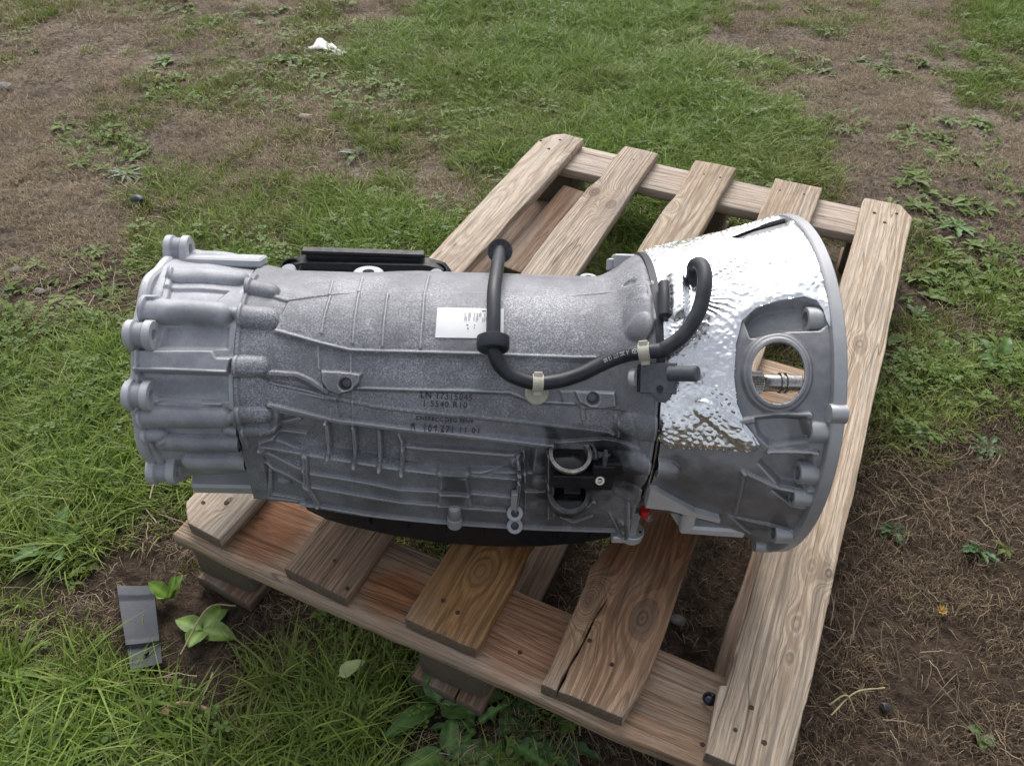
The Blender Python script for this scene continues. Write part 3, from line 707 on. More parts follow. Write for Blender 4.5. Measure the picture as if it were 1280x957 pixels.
# bracket with stub pipe
bn = mh.nrm(800, 470); q = mh.px(806, 478, .016)
bx = GD - bn * (GD @ bn); bx /= np.linalg.norm(bx); by = np.cross(bn, bx)
if by @ GV < 0: by = -by
q = bl.px(818, 472, .016) * .5 + mh.px(815, 472, .014) * .5
mb = MB(); mb.box(q, bx, by, bn, .0195, .0155, .0022, .001)
mb.lathe(q - by * .0135 + bx * .004, bn, [(-.002, .0105), (.0015, .0105), (.002, .009)], 24); mb.build('bracket_plate', M_BRK, gear)
mb = MB(); mb.lathe(q + bx * .012 - by * -.005, bx, [(0, .0078), (.028, .0082), (.0295, .007)], 24); mb.build('bracket_stub', M_BRK, gear)
mb = MB(); mb.lathe(q - by * .0105 + bx * .003 + bn * .0018, bn, [(0, .0038), (.0008, .0038)], 16); mb.build('bracket_hole', M_DARKPIT, gear)
mb = MB(); mb.box(q - bx * .021 - bn * .004, bx, by, bn, .0018, .014, .006, .0005); mb.build('bracket_flap', M_BLK, gear)
mb = MB(); mb.lathe(q - bx * .028 + by * .001, bx, [(-.003, .007), (-.001, .0095), (.003, .0095), (.005, .0085)], 20); mb.build('bracket_bolt', M_LITE, gear)

# ---------------- black cooler on the far side with its two mounts
mb = MB()
def sec(s, a0, b0, b1): return [W(s, a0, b0), W(s, a0, b1 - .006), W(s, a0 - .004, b1), W(s, a0 - .020, b1 + .001), W(s, a0 - .030, b1 - .006), W(s, a0 - .030, b0)]
CA = -.120
mb.loft([sec(.392, CA, -.01, .050), sec(.400, CA, -.01, .062), sec(.42, CA, -.01, .068), sec(.575, CA, -.01, .066), sec(.592, CA, -.01, .060), sec(.606, CA, -.01, .048)])
mb.build('cooler_box', M_BLK, gear, ang=25)
mb = MB(); mb.box(W(.50, CA - .018, .0745), GD, GU, GV, .076, .006, .003, .0015); mb.box(W(.50, CA - .016, .070), GD, GU, GV, .070, .006, .003); mb.build('cooler_lid', M_BLK, gear)
for s in (.408, .588):
    mb = MB(); mb.lathe(W(s, -.124, .056), np.array([.1, -.35, .93]), [(-.02, .0145), (.004, .0145), (.006, .013), (.006, .0115), (-.02, .011)], 28); mb.build('cooler_eye', M_BLK, gear)
    mb = MB(); mb.lathe(W(s, -.116, .050), np.array([.1, -.35, .93]), [(-.02, .0105), (.014, .0098), (.016, .008)], 24); mb.build('cooler_post', M_MAIN, gear)
for (s, a_, b_, r) in ((.487, -.082, .082, .018), (.226, -.080, .086, .011)):
    mb = MB(); mb.lathe(W(s, a_, b_), GV * .97 - GU * .2, [(-.02, r * 1.02), (.002, r), (.0035, r * .9), (.0035, r * .38), (-.002, r * .36)], 32); mb.build('top_eye', M_MAIN, gear)

# ---------------- sticker, print and cast letters
def drape(sf, c, verts, flip=1, h=.0004, rot=0.):
    """verts (n,3): x to the right in the photo (towards the bell), y up, z height"""
    v = np.asarray(verts, float); cr, sr = math.cos(rot), math.sin(rot); x = v[:, 0] * cr - v[:, 1] * sr; y = v[:, 0] * sr + v[:, 1] * cr
    P = sf.at(c[0] - x, c[1] - y, 0); i = np.clip(((c[0] - x - sf.S[0]) / sf.ds).astype(int), 0, len(sf.S) - 1); j = np.clip(((c[1] - y - sf.T[0]) / sf.dt).astype(int), 0, len(sf.T) - 1)
    return P + (h + v[:, 2])[:, None] * sf.TN[i, j]
def sheet(sf, name, mat, quad, h, thick=.00025, n=24, parent=gear):
    q = np.array([sf.st(*k) for k in quad]); V = []
    for lev in (0, thick):
        for i in range(n + 1):
            for j in range(9):
                a, b = i / n, j / 8; s, t = (q[0] * (1 - a) + q[1] * a) * (1 - b) + (q[3] * (1 - a) + q[2] * a) * b
                V.append(sf.at(s, t, h + lev))
    F = []; m2 = (n + 1) * 9
    for i in range(n):
        for j in range(8):
            k = i * 9 + j; F.append((k + m2, k + 9 + m2, k + 10 + m2, k + 1 + m2)); F.append((k, k + 1, k + 10, k + 9))
    mbx = MB(); mbx.add(V, F); return mbx.build(name, mat, parent)
st_ = sheet(mh, 'sticker', M_LABEL, [(547, 387), (630, 389), (629, 425), (544, 424)], .0006)
tag(st_, 'white paper sticker with faint bar code')
def text_geo(body, size, extr=.0003):
    cu = bpy.data.curves.new('txt', 'FONT'); cu.body = body; cu.size = size; cu.extrude = extr; cu.space_character = 1.12; cu.resolution_u = 2
    o = bpy.data.objects.new('txt', cu); COL.objects.link(o)
    me = bpy.data.meshes.new_from_object(o.evaluated_get(bpy.context.evaluated_depsgraph_get()))
    V = np.array([v.co[:] for v in me.vertices]); F = [tuple(p.vertices) for p in me.polygons]
    bpy.data.objects.remove(o); bpy.data.curves.remove(cu); bpy.data.meshes.remove(me); return V, F
def cast_text(body, px0, px1, size, mat, name, extr=.0005, sf=mh, h=.0002):
    V, F = text_geo(body, size, extr); a = np.array(sf.st(*px0)); b = np.array(sf.st(*px1)); L = np.linalg.norm(b - a)
    V[:, 0] *= L / V[:, 0].max(); rot = math.atan2(-(b - a)[1], -(b - a)[0])
    mbx = MB(); mbx.add(drape(sf, a, V, h=h, rot=rot), F); o = mesh_np(name, np.array(mbx.V), mbx.F, mat, gear, False); return o
M_LET = simple('cast_letter_metal', (.06, .063, .07), .5, .3, 300, .2)
cast_text('LN 17315045', (525, 498), (590, 502), .0105, M_LET, 'cast_lettering')
cast_text('1 5540 R10', (528, 508), (584, 511), .0095, M_LET, 'cast_lettering')
cast_text('CNERBCC.DEG 9ENV', (519, 525), (592, 530), .0068, M_LET, 'cast_lettering')
cast_text('R  164.271 11 01', (513, 535), (599, 542), .0072, M_LET, 'cast_lettering')
mbx = MB(); random.seed(4)
for row, y0, y1 in ((0, .0115, .0065), (1, .006, .001)):
    x = -.002
    while x < .030:
        wv = random.uniform(.0004, .0009); yy = random.uniform(-.0006, .0006)
        V = np.array([(x, y1 + yy, 0), (x + wv, y1 + yy, 0), (x + wv, y0 + yy, 0), (x, y0 + yy, 0)])
        if random.random() < .75: mbx.add(drape(mh, mh.st(583, 405), V, h=.0013), [(0, 1, 2, 3)])
        x += random.uniform(.0013, .0028)
for (x, y, a) in ((.000, -.004, .002), (.001, -.008, .0015), (.008, -.004, .0012), (.008, -.007, .0010), (.016, .0135, .004), (.024, .013, .003)):
    V = np.array([(x, y, 0), (x + a, y, 0), (x + a, y + .0012, 0), (x, y + .0012, 0)]); mbx.add(drape(mh, mh.st(583, 405), V, h=.0013), [(0, 1, 2, 3)])
mesh_np('bar_code', np.array(mbx.V), mbx.F, M_INK, st_, False)
# white print along the hose, upside down to the camera
V, F = text_geo('A 202 277 13 00 V', .0062, .00008)
i0, i1 = nearest(799, 437), nearest(756, 452)
if i0 > i1: i0, i1 = i1, i0
seg = hose_path[i0:i1 + 1]; Ls = np.concatenate([[0], np.cumsum(np.linalg.norm(np.diff(seg, axis=0), axis=1))])
V[:, 0] *= Ls[-1] * .84 / V[:, 0].max()
def hose_pt(x, y, z):
    """x from the right-hand end along the hose, y across (inverted)"""
    l = Ls[-1] - x - .0095; P = np.array([np.interp(l, Ls, seg[:, k]) for k in range(3)]); P2 = np.array([np.interp(l - .001, Ls, seg[:, k]) for k in range(3)])
    ax = P - P2; ax /= np.linalg.norm(ax); up = CAMP - P; up -= ax * (up @ ax); up /= np.linalg.norm(up); sd_ = np.cross(up, ax)
    if sd_[2] > 0: sd_ = -sd_
    th = (y - .0022) / .0077 - .25; return P + (.00785 + z) * (up * math.cos(th) + sd_ * math.sin(th))
tag(mesh_np('hose_print', np.array([hose_pt(*v) for v in V]), F, M_PRINT, gear, False), kind='stuff'); mbx = MB()
n = 24; ring_ = [hose_pt(-.0055 + r * math.cos(k * 2 * math.pi / n), .0022 + r * math.sin(k * 2 * math.pi / n), .0001) for r in (.0019, .0024) for k in range(n)]
mbx.add(ring_, [(k, (k + 1) % n, n + (k + 1) % n, n + k) for k in range(n)])
for k in range(3):
    t = k * 2 * math.pi / 3 + math.pi / 2; c_, s_ = math.cos(t), math.sin(t)
    mbx.add([hose_pt(-.0055 + .0020 * c_, .0022 + .0020 * s_, .0001), hose_pt(-.0055 - .0004 * s_, .0022 + .0004 * c_, .0001), hose_pt(-.0055 + .0004 * s_, .0022 - .0004 * c_, .0001)], [(0, 1, 2)])
mesh_np('hose_emblem', np.array(mbx.V), mbx.F, M_PRINT, gear, False)

# ==================================================================  PALLET
def wood_mat(name, light, dark, brown, knots=(), blots=(), seed=0., freq=95., grey=.5, cath=.03, center=.045, dens=.75, cracks=.5):
    mt, nt, b = newmat(name); co = OC(nt); sep = ND(nt, 'ShaderNodeSeparateXYZ', {0: co}); x, y, z = sep.outputs
    sv = ND(nt, 'ShaderNodeVectorMath', {0: co, 1: (seed * 3.1, seed * 1.7, seed)}, operation='ADD').outputs[0]
    def stretch(a, bb, c): return ND(nt, 'ShaderNodeVectorMath', {0: sv, 1: (a, bb, c)}, operation='MULTIPLY').outputs[0]
    wl = NZ(nt, stretch(7, 1.6, 3), 1, 2, .4); ws_ = NZ(nt, stretch(30, 5, 30), 1, 3, .5)
    xx = MA(nt, 'SUBTRACT', x, center)
    yy = MA(nt, 'MULTIPLY', MA(nt, 'SUBTRACT', wl, .5), cath * 4)
    g = MA(nt, 'SQRT', MA(nt, 'ADD', MA(nt, 'MULTIPLY', xx, xx), MA(nt, 'MULTIPLY', yy, yy)))
    g = MA(nt, 'ADD', g, MA(nt, 'MULTIPLY', ws_, .010)); g = MA(nt, 'ADD', g, MA(nt, 'MULTIPLY', z, .5))
    core = None; halo = None
    for (kx, ky, kr, ks) in knots:
        dx = MA(nt, 'SUBTRACT', x, kx); dy = MA(nt, 'MULTIPLY', MA(nt, 'SUBTRACT', y, ky), .55)
        d = MA(nt, 'SQRT', MA(nt, 'ADD', MA(nt, 'MULTIPLY', dx, dx), MA(nt, 'MULTIPLY', dy, dy)))
        d = MA(nt, 'ADD', d, MA(nt, 'MULTIPLY', MA(nt, 'SUBTRACT', ws_, .5), kr * .5))
        d = MA(nt, 'ADD', d, MA(nt, 'MULTIPLY', MA(nt, 'SUBTRACT', wl, .5), kr * 1.6))
        wgt = MA(nt, 'EXPONENT', MA(nt, 'MULTIPLY', MA(nt, 'MULTIPLY', d, d), -1 / (1.9 * kr) ** 2))
        g = ND(nt, 'ShaderNodeMix', {0: wgt, 2: g, 3: d}).outputs[0]
        c = MA(nt, 'MULTIPLY', MR(nt, d, kr * .85, kr * .55), ks); core = c if core is None else MA(nt, 'MAXIMUM', core, c)
        hl = MA(nt, 'MULTIPLY', MR(nt, d, kr * 2.2, kr * .8), .35 * ks); halo = hl if halo is None else MA(nt, 'MAXIMUM', halo, hl)
    ring = ND(nt, 'ShaderNodeTexNoise', {'W': MA(nt, 'ADD', MA(nt, 'MULTIPLY', g, freq * 2.4), seed * 7.3), 'Scale': 1., 'Detail': 2, 'Roughness': .5}, noise_dimensions='1D').outputs[0]
    rf = MR(nt, ring, .40, .64)
    fib = NZ(nt, stretch(420, 9, 420), 1, 4, .6); fib2 = NZ(nt, stretch(110, 3.5, 110), 1, 3, .6); mott = NZ(nt, stretch(9, 4, 9), 1, 5, .6); spk = NZ(nt, co, 240, 3, .6)
    lg = tuple(k * q_ for k, q_ in zip(light, (1.04, 1.0, .95))); c = MX(nt, MA(nt, 'MULTIPLY', rf, dens), lg, tuple(k * q_ for k, q_ in zip(dark, (1.0, .86, .70))))
    c = MX(nt, MR(nt, mott, .40, .66, 0, 1 - grey), c, brown)
    if halo is not None: c = MX(nt, halo, c, tuple(k * .8 for k in brown))
    c = MX(nt, MR(nt, fib, .45, .75, 0, .35), c, tuple(min(1, k * 1.35) for k in light))
    c = MX(nt, MR(nt, fib2, .52, .3, 0, .7), c, tuple(k * .45 for k in dark)); c = MX(nt, MR(nt, NZ(nt, stretch(700, 26, 700), 1, 3, .7), .56, .36, 0, .55), c, tuple(k * .5 for k in dark))
    c = MX(nt, MR(nt, spk, .62, .75, 0, .4), c, tuple(k * .6 for k in dark))
    gm = NZ(nt, stretch(14, 2.2, 14), 1, 6, .65); c = MX(nt, MR(nt, gm, .42, .70, 0, .40), c, (.38, .34, .29)); c = MX(nt, MR(nt, gm, .46, .30, 0, .35), c, tuple(k * .7 for k in dark))
    crk = MA(nt, 'ABSOLUTE', MA(nt, 'SUBTRACT', NZ(nt, stretch(26, 1.3, 26), 1, 2, .5), .5)); crf = MA(nt, 'MULTIPLY', MR(nt, crk, .006, .001), MR(nt, NZ(nt, stretch(3, 3, 3), 1, 1, .5), .5, .56, 0, cracks))
    c = MX(nt, crf, c, (.035, .026, .02))
    for (bx_, by_, rx, ry, s_, colr) in blots:
        dx = MA(nt, 'DIVIDE', MA(nt, 'SUBTRACT', x, bx_), rx); dy = MA(nt, 'DIVIDE', MA(nt, 'SUBTRACT', y, by_), ry)
        d = MA(nt, 'SQRT', MA(nt, 'ADD', MA(nt, 'MULTIPLY', dx, dx), MA(nt, 'MULTIPLY', dy, dy)))
        f = MA(nt, 'MULTIPLY', MR(nt, MA(nt, 'ADD', d, MA(nt, 'MULTIPLY', mott, .9)), 1.6, .95), s_)
        mul = ND(nt, 'ShaderNodeMix', {0: f, 6: c, 7: rgba(colr)}, data_type='RGBA', blend_type='MULTIPLY').outputs[2]; c = mul
    if core is not None: c = MX(nt, core, c, MX(nt, rf, tuple(k * .55 for k in brown), tuple(k * .28 for k in brown)))
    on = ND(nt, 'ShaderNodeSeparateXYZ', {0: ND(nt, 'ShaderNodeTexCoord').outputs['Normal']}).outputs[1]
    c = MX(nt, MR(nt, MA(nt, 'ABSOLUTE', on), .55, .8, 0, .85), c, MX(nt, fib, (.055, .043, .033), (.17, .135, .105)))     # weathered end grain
    put(nt, b, Base_Color=c, Roughness=MR(nt, mott, .3, .7, .62, .85), Specular_IOR_Level=.35)
    hgt = MA(nt, 'SUBTRACT', MA(nt, 'ADD', MA(nt, 'MULTIPLY', rf, -.5), MA(nt, 'MULTIPLY', fib2, .8)), MA(nt, 'MULTIPLY', crf, 2.))
    BUMP(nt, b, MA(nt, 'ADD', hgt, MA(nt, 'MULTIPLY', fib, .35)), .55, .0022)
    return mt
pal = empty('pallet', (0.40, 0.63, -.144), 'weathered wooden pallet with five deck boards standing on the grass under the gearbox', 'pallet')
def board(name, outline, z0, z1, mat, parent=pal, rot=0., loc=(0, 0, 0), bev=.0022, seed=0, jit=.0009, sag=0.):
    """outline: local xy corners (y along the grain); densified with slightly ragged edges"""
    P = np.array(outline, float); pts = []
    for a, b in zip(P, np.roll(P, -1, 0)):
        L = np.linalg.norm(b - a); n = max(1, int(L / .014)); d = (b - a) / L; nn = np.array([d[1], -d[0]])
        for k in range(n):
            q = a + (b - a) * k / n
            if 0 < k: q = q + nn * float(fbm(np.array(q[1] * 9 + seed), np.array(q[0] * 9 + seed * 3.7), 4, seed)) * jit * 4
            pts.append(q)
    pts = np.array(pts); n = len(pts)
    t = np.roll(pts, -1, 0) - np.roll(pts, 1, 0); t /= np.linalg.norm(t, axis=1)[:, None]; nn = np.stack([-t[:, 1], t[:, 0]], 1)
    if ((P[:, 0] * np.roll(P[:, 1], -1) - np.roll(P[:, 0], -1) * P[:, 1]).sum()) < 0: nn = -nn
    ins = pts + nn * bev
    wz = lambda q: sag * np.sin(q[:, 1] * 2.6 + seed) + fbm(q[:, 1] * 3 + seed, q[:, 0] * 3, 2, seed) * .0012
    def ring(q, z): return [(a[0], a[1], z + zz) for a, zz in zip(q, wz(q))]
    V = ring(ins, z0) + ring(pts, z0 + bev) + ring(pts, z1 - bev) + ring(pts + nn * bev * .35, z1 - bev * .3) + ring(ins, z1); F = []
    for i in range(4):
        for j in range(n):
            k = (j + 1) % n; F.append((i * n + j, i * n + k, (i + 1) * n + k, (i + 1) * n + j))
    me = bpy.data.meshes.new(name)
    from mathutils.geometry import tessellate_polygon
    cap = tessellate_polygon([[Vector((a[0], a[1], 0)) for a in ins]])
    for tri in cap: F.append(tuple(4 * n + i for i in tri)); F.append(tuple(i for i in tri))
    me.from_pydata(V, [], F); me.update()
    import bmesh
    bm = bmesh.new(); bm.from_mesh(me); bmesh.ops.recalc_face_normals(bm, faces=bm.faces); bm.to_mesh(me); bm.free()
    me.polygons.foreach_set('use_smooth', [True] * len(me.polygons)); me.materials.append(mat)
    o = bpy.data.objects.new(name, me); link(o, parent); autosmooth(o, 50)
    o.location = Vector(loc) - Vector(ORG(parent)); o.rotation_euler[2] = rot
    return o
def nail(bo_, x, y, z, r=.0036, dark=True):
    mb = MB(); o = np.array(bo_.location) + ORG(pal) + np.array([x, y, z])
    mb.lathe(o, (0, 0, 1), [(-.002, r), (-.0005, r), (.0006, r * .85)], 10); q = mb.build('nail', M_NAIL, bo_)
    return q
M_NAIL = simple('rusty_nail', (.07, .040, .030), .8, .2, 300, .5)
WARM = (.24, .155, .095)
def loc_k(px, py, bx0, r, s=1.): q = onplane(px, py, 0); return (q[0] - bx0, q[1], r, s)
BX = [(-.001, .079, .087), (.176, .2685, .264), (.347, .441, .437), (.526, .629, .625), (.7115, .802, .800)]
PINK = (.44, .36, .29); 
wm = [
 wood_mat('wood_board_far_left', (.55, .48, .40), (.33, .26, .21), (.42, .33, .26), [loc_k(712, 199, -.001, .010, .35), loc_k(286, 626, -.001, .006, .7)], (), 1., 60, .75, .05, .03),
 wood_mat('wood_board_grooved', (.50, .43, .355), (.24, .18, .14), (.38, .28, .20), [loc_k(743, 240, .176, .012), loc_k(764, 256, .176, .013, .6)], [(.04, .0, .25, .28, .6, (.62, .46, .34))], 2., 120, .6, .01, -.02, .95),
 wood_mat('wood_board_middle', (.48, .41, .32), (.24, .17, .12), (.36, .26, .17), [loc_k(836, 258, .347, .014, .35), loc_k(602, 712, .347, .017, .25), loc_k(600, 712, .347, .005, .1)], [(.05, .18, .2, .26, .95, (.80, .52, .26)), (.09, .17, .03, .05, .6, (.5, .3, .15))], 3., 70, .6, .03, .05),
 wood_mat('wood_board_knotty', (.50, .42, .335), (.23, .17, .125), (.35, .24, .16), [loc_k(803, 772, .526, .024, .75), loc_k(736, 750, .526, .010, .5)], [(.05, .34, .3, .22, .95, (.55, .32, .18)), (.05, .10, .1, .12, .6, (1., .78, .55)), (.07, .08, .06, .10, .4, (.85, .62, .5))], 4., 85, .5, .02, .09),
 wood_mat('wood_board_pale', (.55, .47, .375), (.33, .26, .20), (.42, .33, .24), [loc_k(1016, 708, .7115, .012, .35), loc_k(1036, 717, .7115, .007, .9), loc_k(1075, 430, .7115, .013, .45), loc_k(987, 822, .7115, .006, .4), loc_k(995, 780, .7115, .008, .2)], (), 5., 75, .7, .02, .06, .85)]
boards = []
def dq(px, py): return onplane(px, py, 0)[:2]
for i, (x0, x1n, x1f) in enumerate(BX):
    y0 = [.006, .001, .004, -.003, .000][i]; y1 = [1.259, 1.265, 1.272, 1.269, 1.270][i]; wn_, wf = x1n - x0, x1f - x0
    if i == 0: ol = [(-.004, .030), (.022, y0 - .002), (wn_ - .003, y0 - .006), (wn_ + .004, .6), (wf, y1), (.040, y1 + .006), (.016, y1 - .010), (-.002, y1 - .050), (.004, .7)]
    elif i == 1: ol = [(0, y0), (wn_, y0 - .004), (wn_ + .004, .7), (wf + .002, 1.12), (wf, y1), (.010, y1), (.004, 1.17), (.010, 1.10), (.000, 1.05), (.002, .6)]
    elif i == 2: ol = [(0, y0), (wn_, y0), (wn_, .12), (wn_ - .003, .16), (wn_ + .003, .24), (wf, .8), (wf + .002, y1 + .004), (.002, y1), (.006, 1.10), (.0, 1.03)]
    elif i == 3: ol = [(0, y0), (.0185, y0), (.0195, .03), (.0232, .065), (.0240, .10), (.0295, .135), (.0248, .10), (.0242, .065), (.0208, .03), (.0203, y0), (wn_ - .008, y0 + .002), (wn_ + .002, .06), (wn_ + .001, .4), (wf, y1), (0, y1), (.004, .7), (.0, .19), (-.006, .165), (-.003, .14)]
    else: ol = [(0, y0), (wn_ - .025, y0), (wn_ - .012, .012), (wn_ - .006, .09), (wn_, .4), (wf + .008, .9), (wf + .010, 1.228), (.076, y1 - .006), (.070, y1 + .001), (0, y1 - .002), (.003, .5), (.0, .13), (.001, .083), (-.006, .080)]
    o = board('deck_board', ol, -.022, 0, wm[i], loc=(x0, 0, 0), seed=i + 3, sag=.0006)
    boards.append(o); tag(o, ['pale cracked deck board with rounded corners', 'grooved deck board with two round knots', 'brown deck board with a pale oval knot', 'split deck board with a large ringed knot', 'pale wide grained deck board'][i])
for i, L in enumerate(([(676, 176), (700, 175), (686, 186), (254, 628), (283, 628), (277, 612)], [(768, 198), (792, 200), (434, 735), (418, 700)], [(880, 218), (900, 222), (554, 750), (572, 765)], [(975, 238), (1005, 243), (737, 800), (765, 830)], [(1093, 266), (1121, 267), (1106, 278), (939, 884), (919, 912), (955, 928)])):
    for (px, py) in L:
        q = dq(px, py); nail(boards[i], q[0] - BX[i][0], q[1], .0004, (.0032 if i in (0, 4) else .0026) * random.uniform(.8, 1.15))
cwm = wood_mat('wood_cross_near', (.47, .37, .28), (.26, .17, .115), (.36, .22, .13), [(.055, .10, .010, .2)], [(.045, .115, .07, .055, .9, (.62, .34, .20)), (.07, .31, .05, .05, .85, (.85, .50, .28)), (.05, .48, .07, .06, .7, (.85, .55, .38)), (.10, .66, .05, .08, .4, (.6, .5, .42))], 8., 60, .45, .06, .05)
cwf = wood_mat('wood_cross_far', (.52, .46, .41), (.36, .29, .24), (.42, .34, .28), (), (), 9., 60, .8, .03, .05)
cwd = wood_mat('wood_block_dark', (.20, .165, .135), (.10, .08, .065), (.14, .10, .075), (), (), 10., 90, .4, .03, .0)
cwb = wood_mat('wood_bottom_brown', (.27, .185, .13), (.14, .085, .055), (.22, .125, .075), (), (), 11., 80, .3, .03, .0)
# cross boards: local y runs along world +X, so rotate -90 deg; local x -> world y negative
def cross(y0, y1, mat, x0=-.002, x1=.800, seed=0, ch=0.):
    ww = y1 - y0
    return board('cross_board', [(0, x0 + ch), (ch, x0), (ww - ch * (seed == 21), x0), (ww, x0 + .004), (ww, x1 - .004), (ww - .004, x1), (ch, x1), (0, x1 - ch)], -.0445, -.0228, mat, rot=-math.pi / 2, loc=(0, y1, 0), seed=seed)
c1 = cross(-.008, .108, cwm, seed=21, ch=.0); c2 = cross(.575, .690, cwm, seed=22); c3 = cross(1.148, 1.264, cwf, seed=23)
tag(c3, 'pale grey cross board at the far end'); tag(c1, 'reddish brown grained cross board at the near end')
for (px, py) in ((903, 937), (878, 930), (650, 815)):
    q = onplane(px, py, -.0228); mb = MB(); mb.lathe(q, (0, 0, 1), [(-.002, .0035), (.0003, .003)], 8); mb.build('nail', M_NAIL, c1)
# bottom boards and blocks
for k, (x0, x1) in enumerate(((.004, .098), (.350, .452), (.700, .800))):
    cut = [(.0235, -.004), (.0245, .07), (.0255, -.005), (.063, -.006), (.0645, .08), (.066, -.006)] if k == 1 else []
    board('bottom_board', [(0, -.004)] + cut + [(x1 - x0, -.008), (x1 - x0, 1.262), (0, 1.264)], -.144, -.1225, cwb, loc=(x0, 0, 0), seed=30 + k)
for k, x0 in enumerate((-.0, .352, .702)):
    for j, y0 in enumerate((.004, .580, 1.155)):
        xx0 = x0 + .003 * ((j + k) % 3); xw = .094
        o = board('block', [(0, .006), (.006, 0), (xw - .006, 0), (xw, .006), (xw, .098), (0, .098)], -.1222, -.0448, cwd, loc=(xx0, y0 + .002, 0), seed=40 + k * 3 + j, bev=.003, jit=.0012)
# saw cuts on the end of the middle bottom board are left to the grain; splintered offcut under the left boards
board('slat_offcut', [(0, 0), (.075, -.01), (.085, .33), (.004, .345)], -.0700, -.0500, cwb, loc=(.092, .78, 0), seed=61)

# ==================================================================  GROUND
GRID = """
3333335788732346
2233345899964223
1334532578986321
1255676457864242
1258888678843234
4577888888764365
8777777774443664
9986544444444453
6422334443312322
2113454320001101
6722786321000101
9867783332010011
""".split()
GG = np.array([[int(c) for c in r] for r in GRID], float) / 9
def green(px, py):
    x = np.clip(px / 80 - .5, 0, 14.999); y = np.clip(py / 80 - .5, 0, 10.999); i = x.astype(int); j = y.astype(int); fx = x - i; fy = y - j
    return (GG[j, i] * (1 - fx) + GG[j, i + 1] * fx) * (1 - fy) + (GG[j + 1, i] * (1 - fx) + GG[j + 1, i + 1] * fx) * fy
def gz(x, y):
    inp = (1 - sstep(-.05, .10, np.maximum(np.maximum(-x - .02, x - .82), np.maximum(-y - .02, y - 1.28))))
    z = -.150 + fbm(x * 1.3, y * 1.3, 3, 31) * .030 + fbm(x * 8, y * 8, 4, 37) * .012 + fbm(x * 40, y * 40, 3, 39) * .0035
    z = z * (1 - inp) + (-.149 + fbm(x * 20, y * 20, 3, 39) * .004) * inp
    far = np.hypot(x, y - 1); return z * (1 - sstep(6, 12, far)) + -.15 * sstep(6, 12, far)
def gdens(x, y):
    P = np.stack([x, y, np.full_like(x, -.14)], -1); u, v = proj(P); q = (P - CAMP) @ RC.T; u = np.where(q[..., 2] > .1, u, 640); v = np.where(q[..., 2] > .1, v, 1200)
    g = green(np.clip(u, -300, 1600), np.clip(v, -200, 1200))
    beyond = (v < -60); g = np.where(beyond, .5 + fbm(x * 1.1, y * 1.1, 3, 5) * .6, g)
    return g + (fbm(x * 5, y * 5, 4, 7) * .42 + fbm(x * 17, y * 17, 3, 17) * .30) * np.clip(.25 + g * 3, 0, 1), u, v
def axis_pts(a, b, st, far):
    c = np.arange(a, b, st); o = []; d = st
    while (o[-1] if o else b) < far: d *= 1.3; o.append((o[-1] if o else b) + d)
    l = []; d = st
    while (l[-1] if l else a) > -far: d *= 1.3; l.append((l[-1] if l else a) - d)
    return np.concatenate([l[::-1], c, o])
gx_ = axis_pts(-1.6, 1.5, .0075, 120); gy_ = axis_pts(-.45, 2.6, .0085, 120)
X_, Y_ = np.meshgrid(gx_, gy_, indexing='ij'); Z_ = gz(X_, Y_); gd_, _, _ = gdens(X_, Y_)
idx = np.arange(X_.size).reshape(X_.shape); F = np.stack([idx[:-1, :-1], idx[1:, :-1], idx[1:, 1:], idx[:-1, 1:]], -1).reshape(-1, 4)
def soil_mat():
    mt, nt, b = newmat('soil'); co = OC(nt); a = NZ(nt, co, 6, 6, .65); f = NZ(nt, co, 70, 5, .7); f2 = NZ(nt, co, 220, 3, .6)
    gr = ND(nt, 'ShaderNodeAttribute', attribute_name='green').outputs['Fac']; dr = ND(nt, 'ShaderNodeAttribute', attribute_name='pale').outputs['Fac']
    c = MX(nt, MR(nt, f, .3, .7), (.026, .018, .013), (.105, .075, .053))
    c = MX(nt, MA(nt, 'MULTIPLY', dr, MR(nt, a, .3, .6, .5, 1)), c, MX(nt, MR(nt, f, .35, .65), (.12, .092, .07), (.36, .30, .24)))
    c = MX(nt, MA(nt, 'MULTIPLY', MR(nt, gr, .3, .8, 0, .8), 1.), c, MX(nt, f2, (.018, .026, .008), (.045, .055, .018)))
    put(nt, b, Base_Color=c, Roughness=.95, Specular_IOR_Level=.2); BUMP(nt, b, MA(nt, 'ADD', f, MA(nt, 'MULTIPLY', f2, .6)), 1., .010); return mt
pale = sstep(.15, .75, (proj(np.stack([X_, Y_, Z_], -1))[1] < 330) * 1. * 1 + fbm(X_ * 2, Y_ * 2, 3, 55) * .3) 
P_ = np.stack([X_, Y_, Z_], -1); qz = (P_ - CAMP) @ RC.T; pu, pv = proj(P_)
pale = np.where(qz[..., 2] > .2, 1 - sstep(150, 480, pv + 0 * pu), 0) ** 1.0 * (.6 + .4 * sstep(-.3, .3, fbm(X_ * 3, Y_ * 3, 3, 55)))
g_o = mesh_np('ground', P_.reshape(-1, 3), F, soil_mat(), None, True, {'green': np.clip(gd_, 0, 1), 'pale': pale}); tag(g_o, kind='structure')

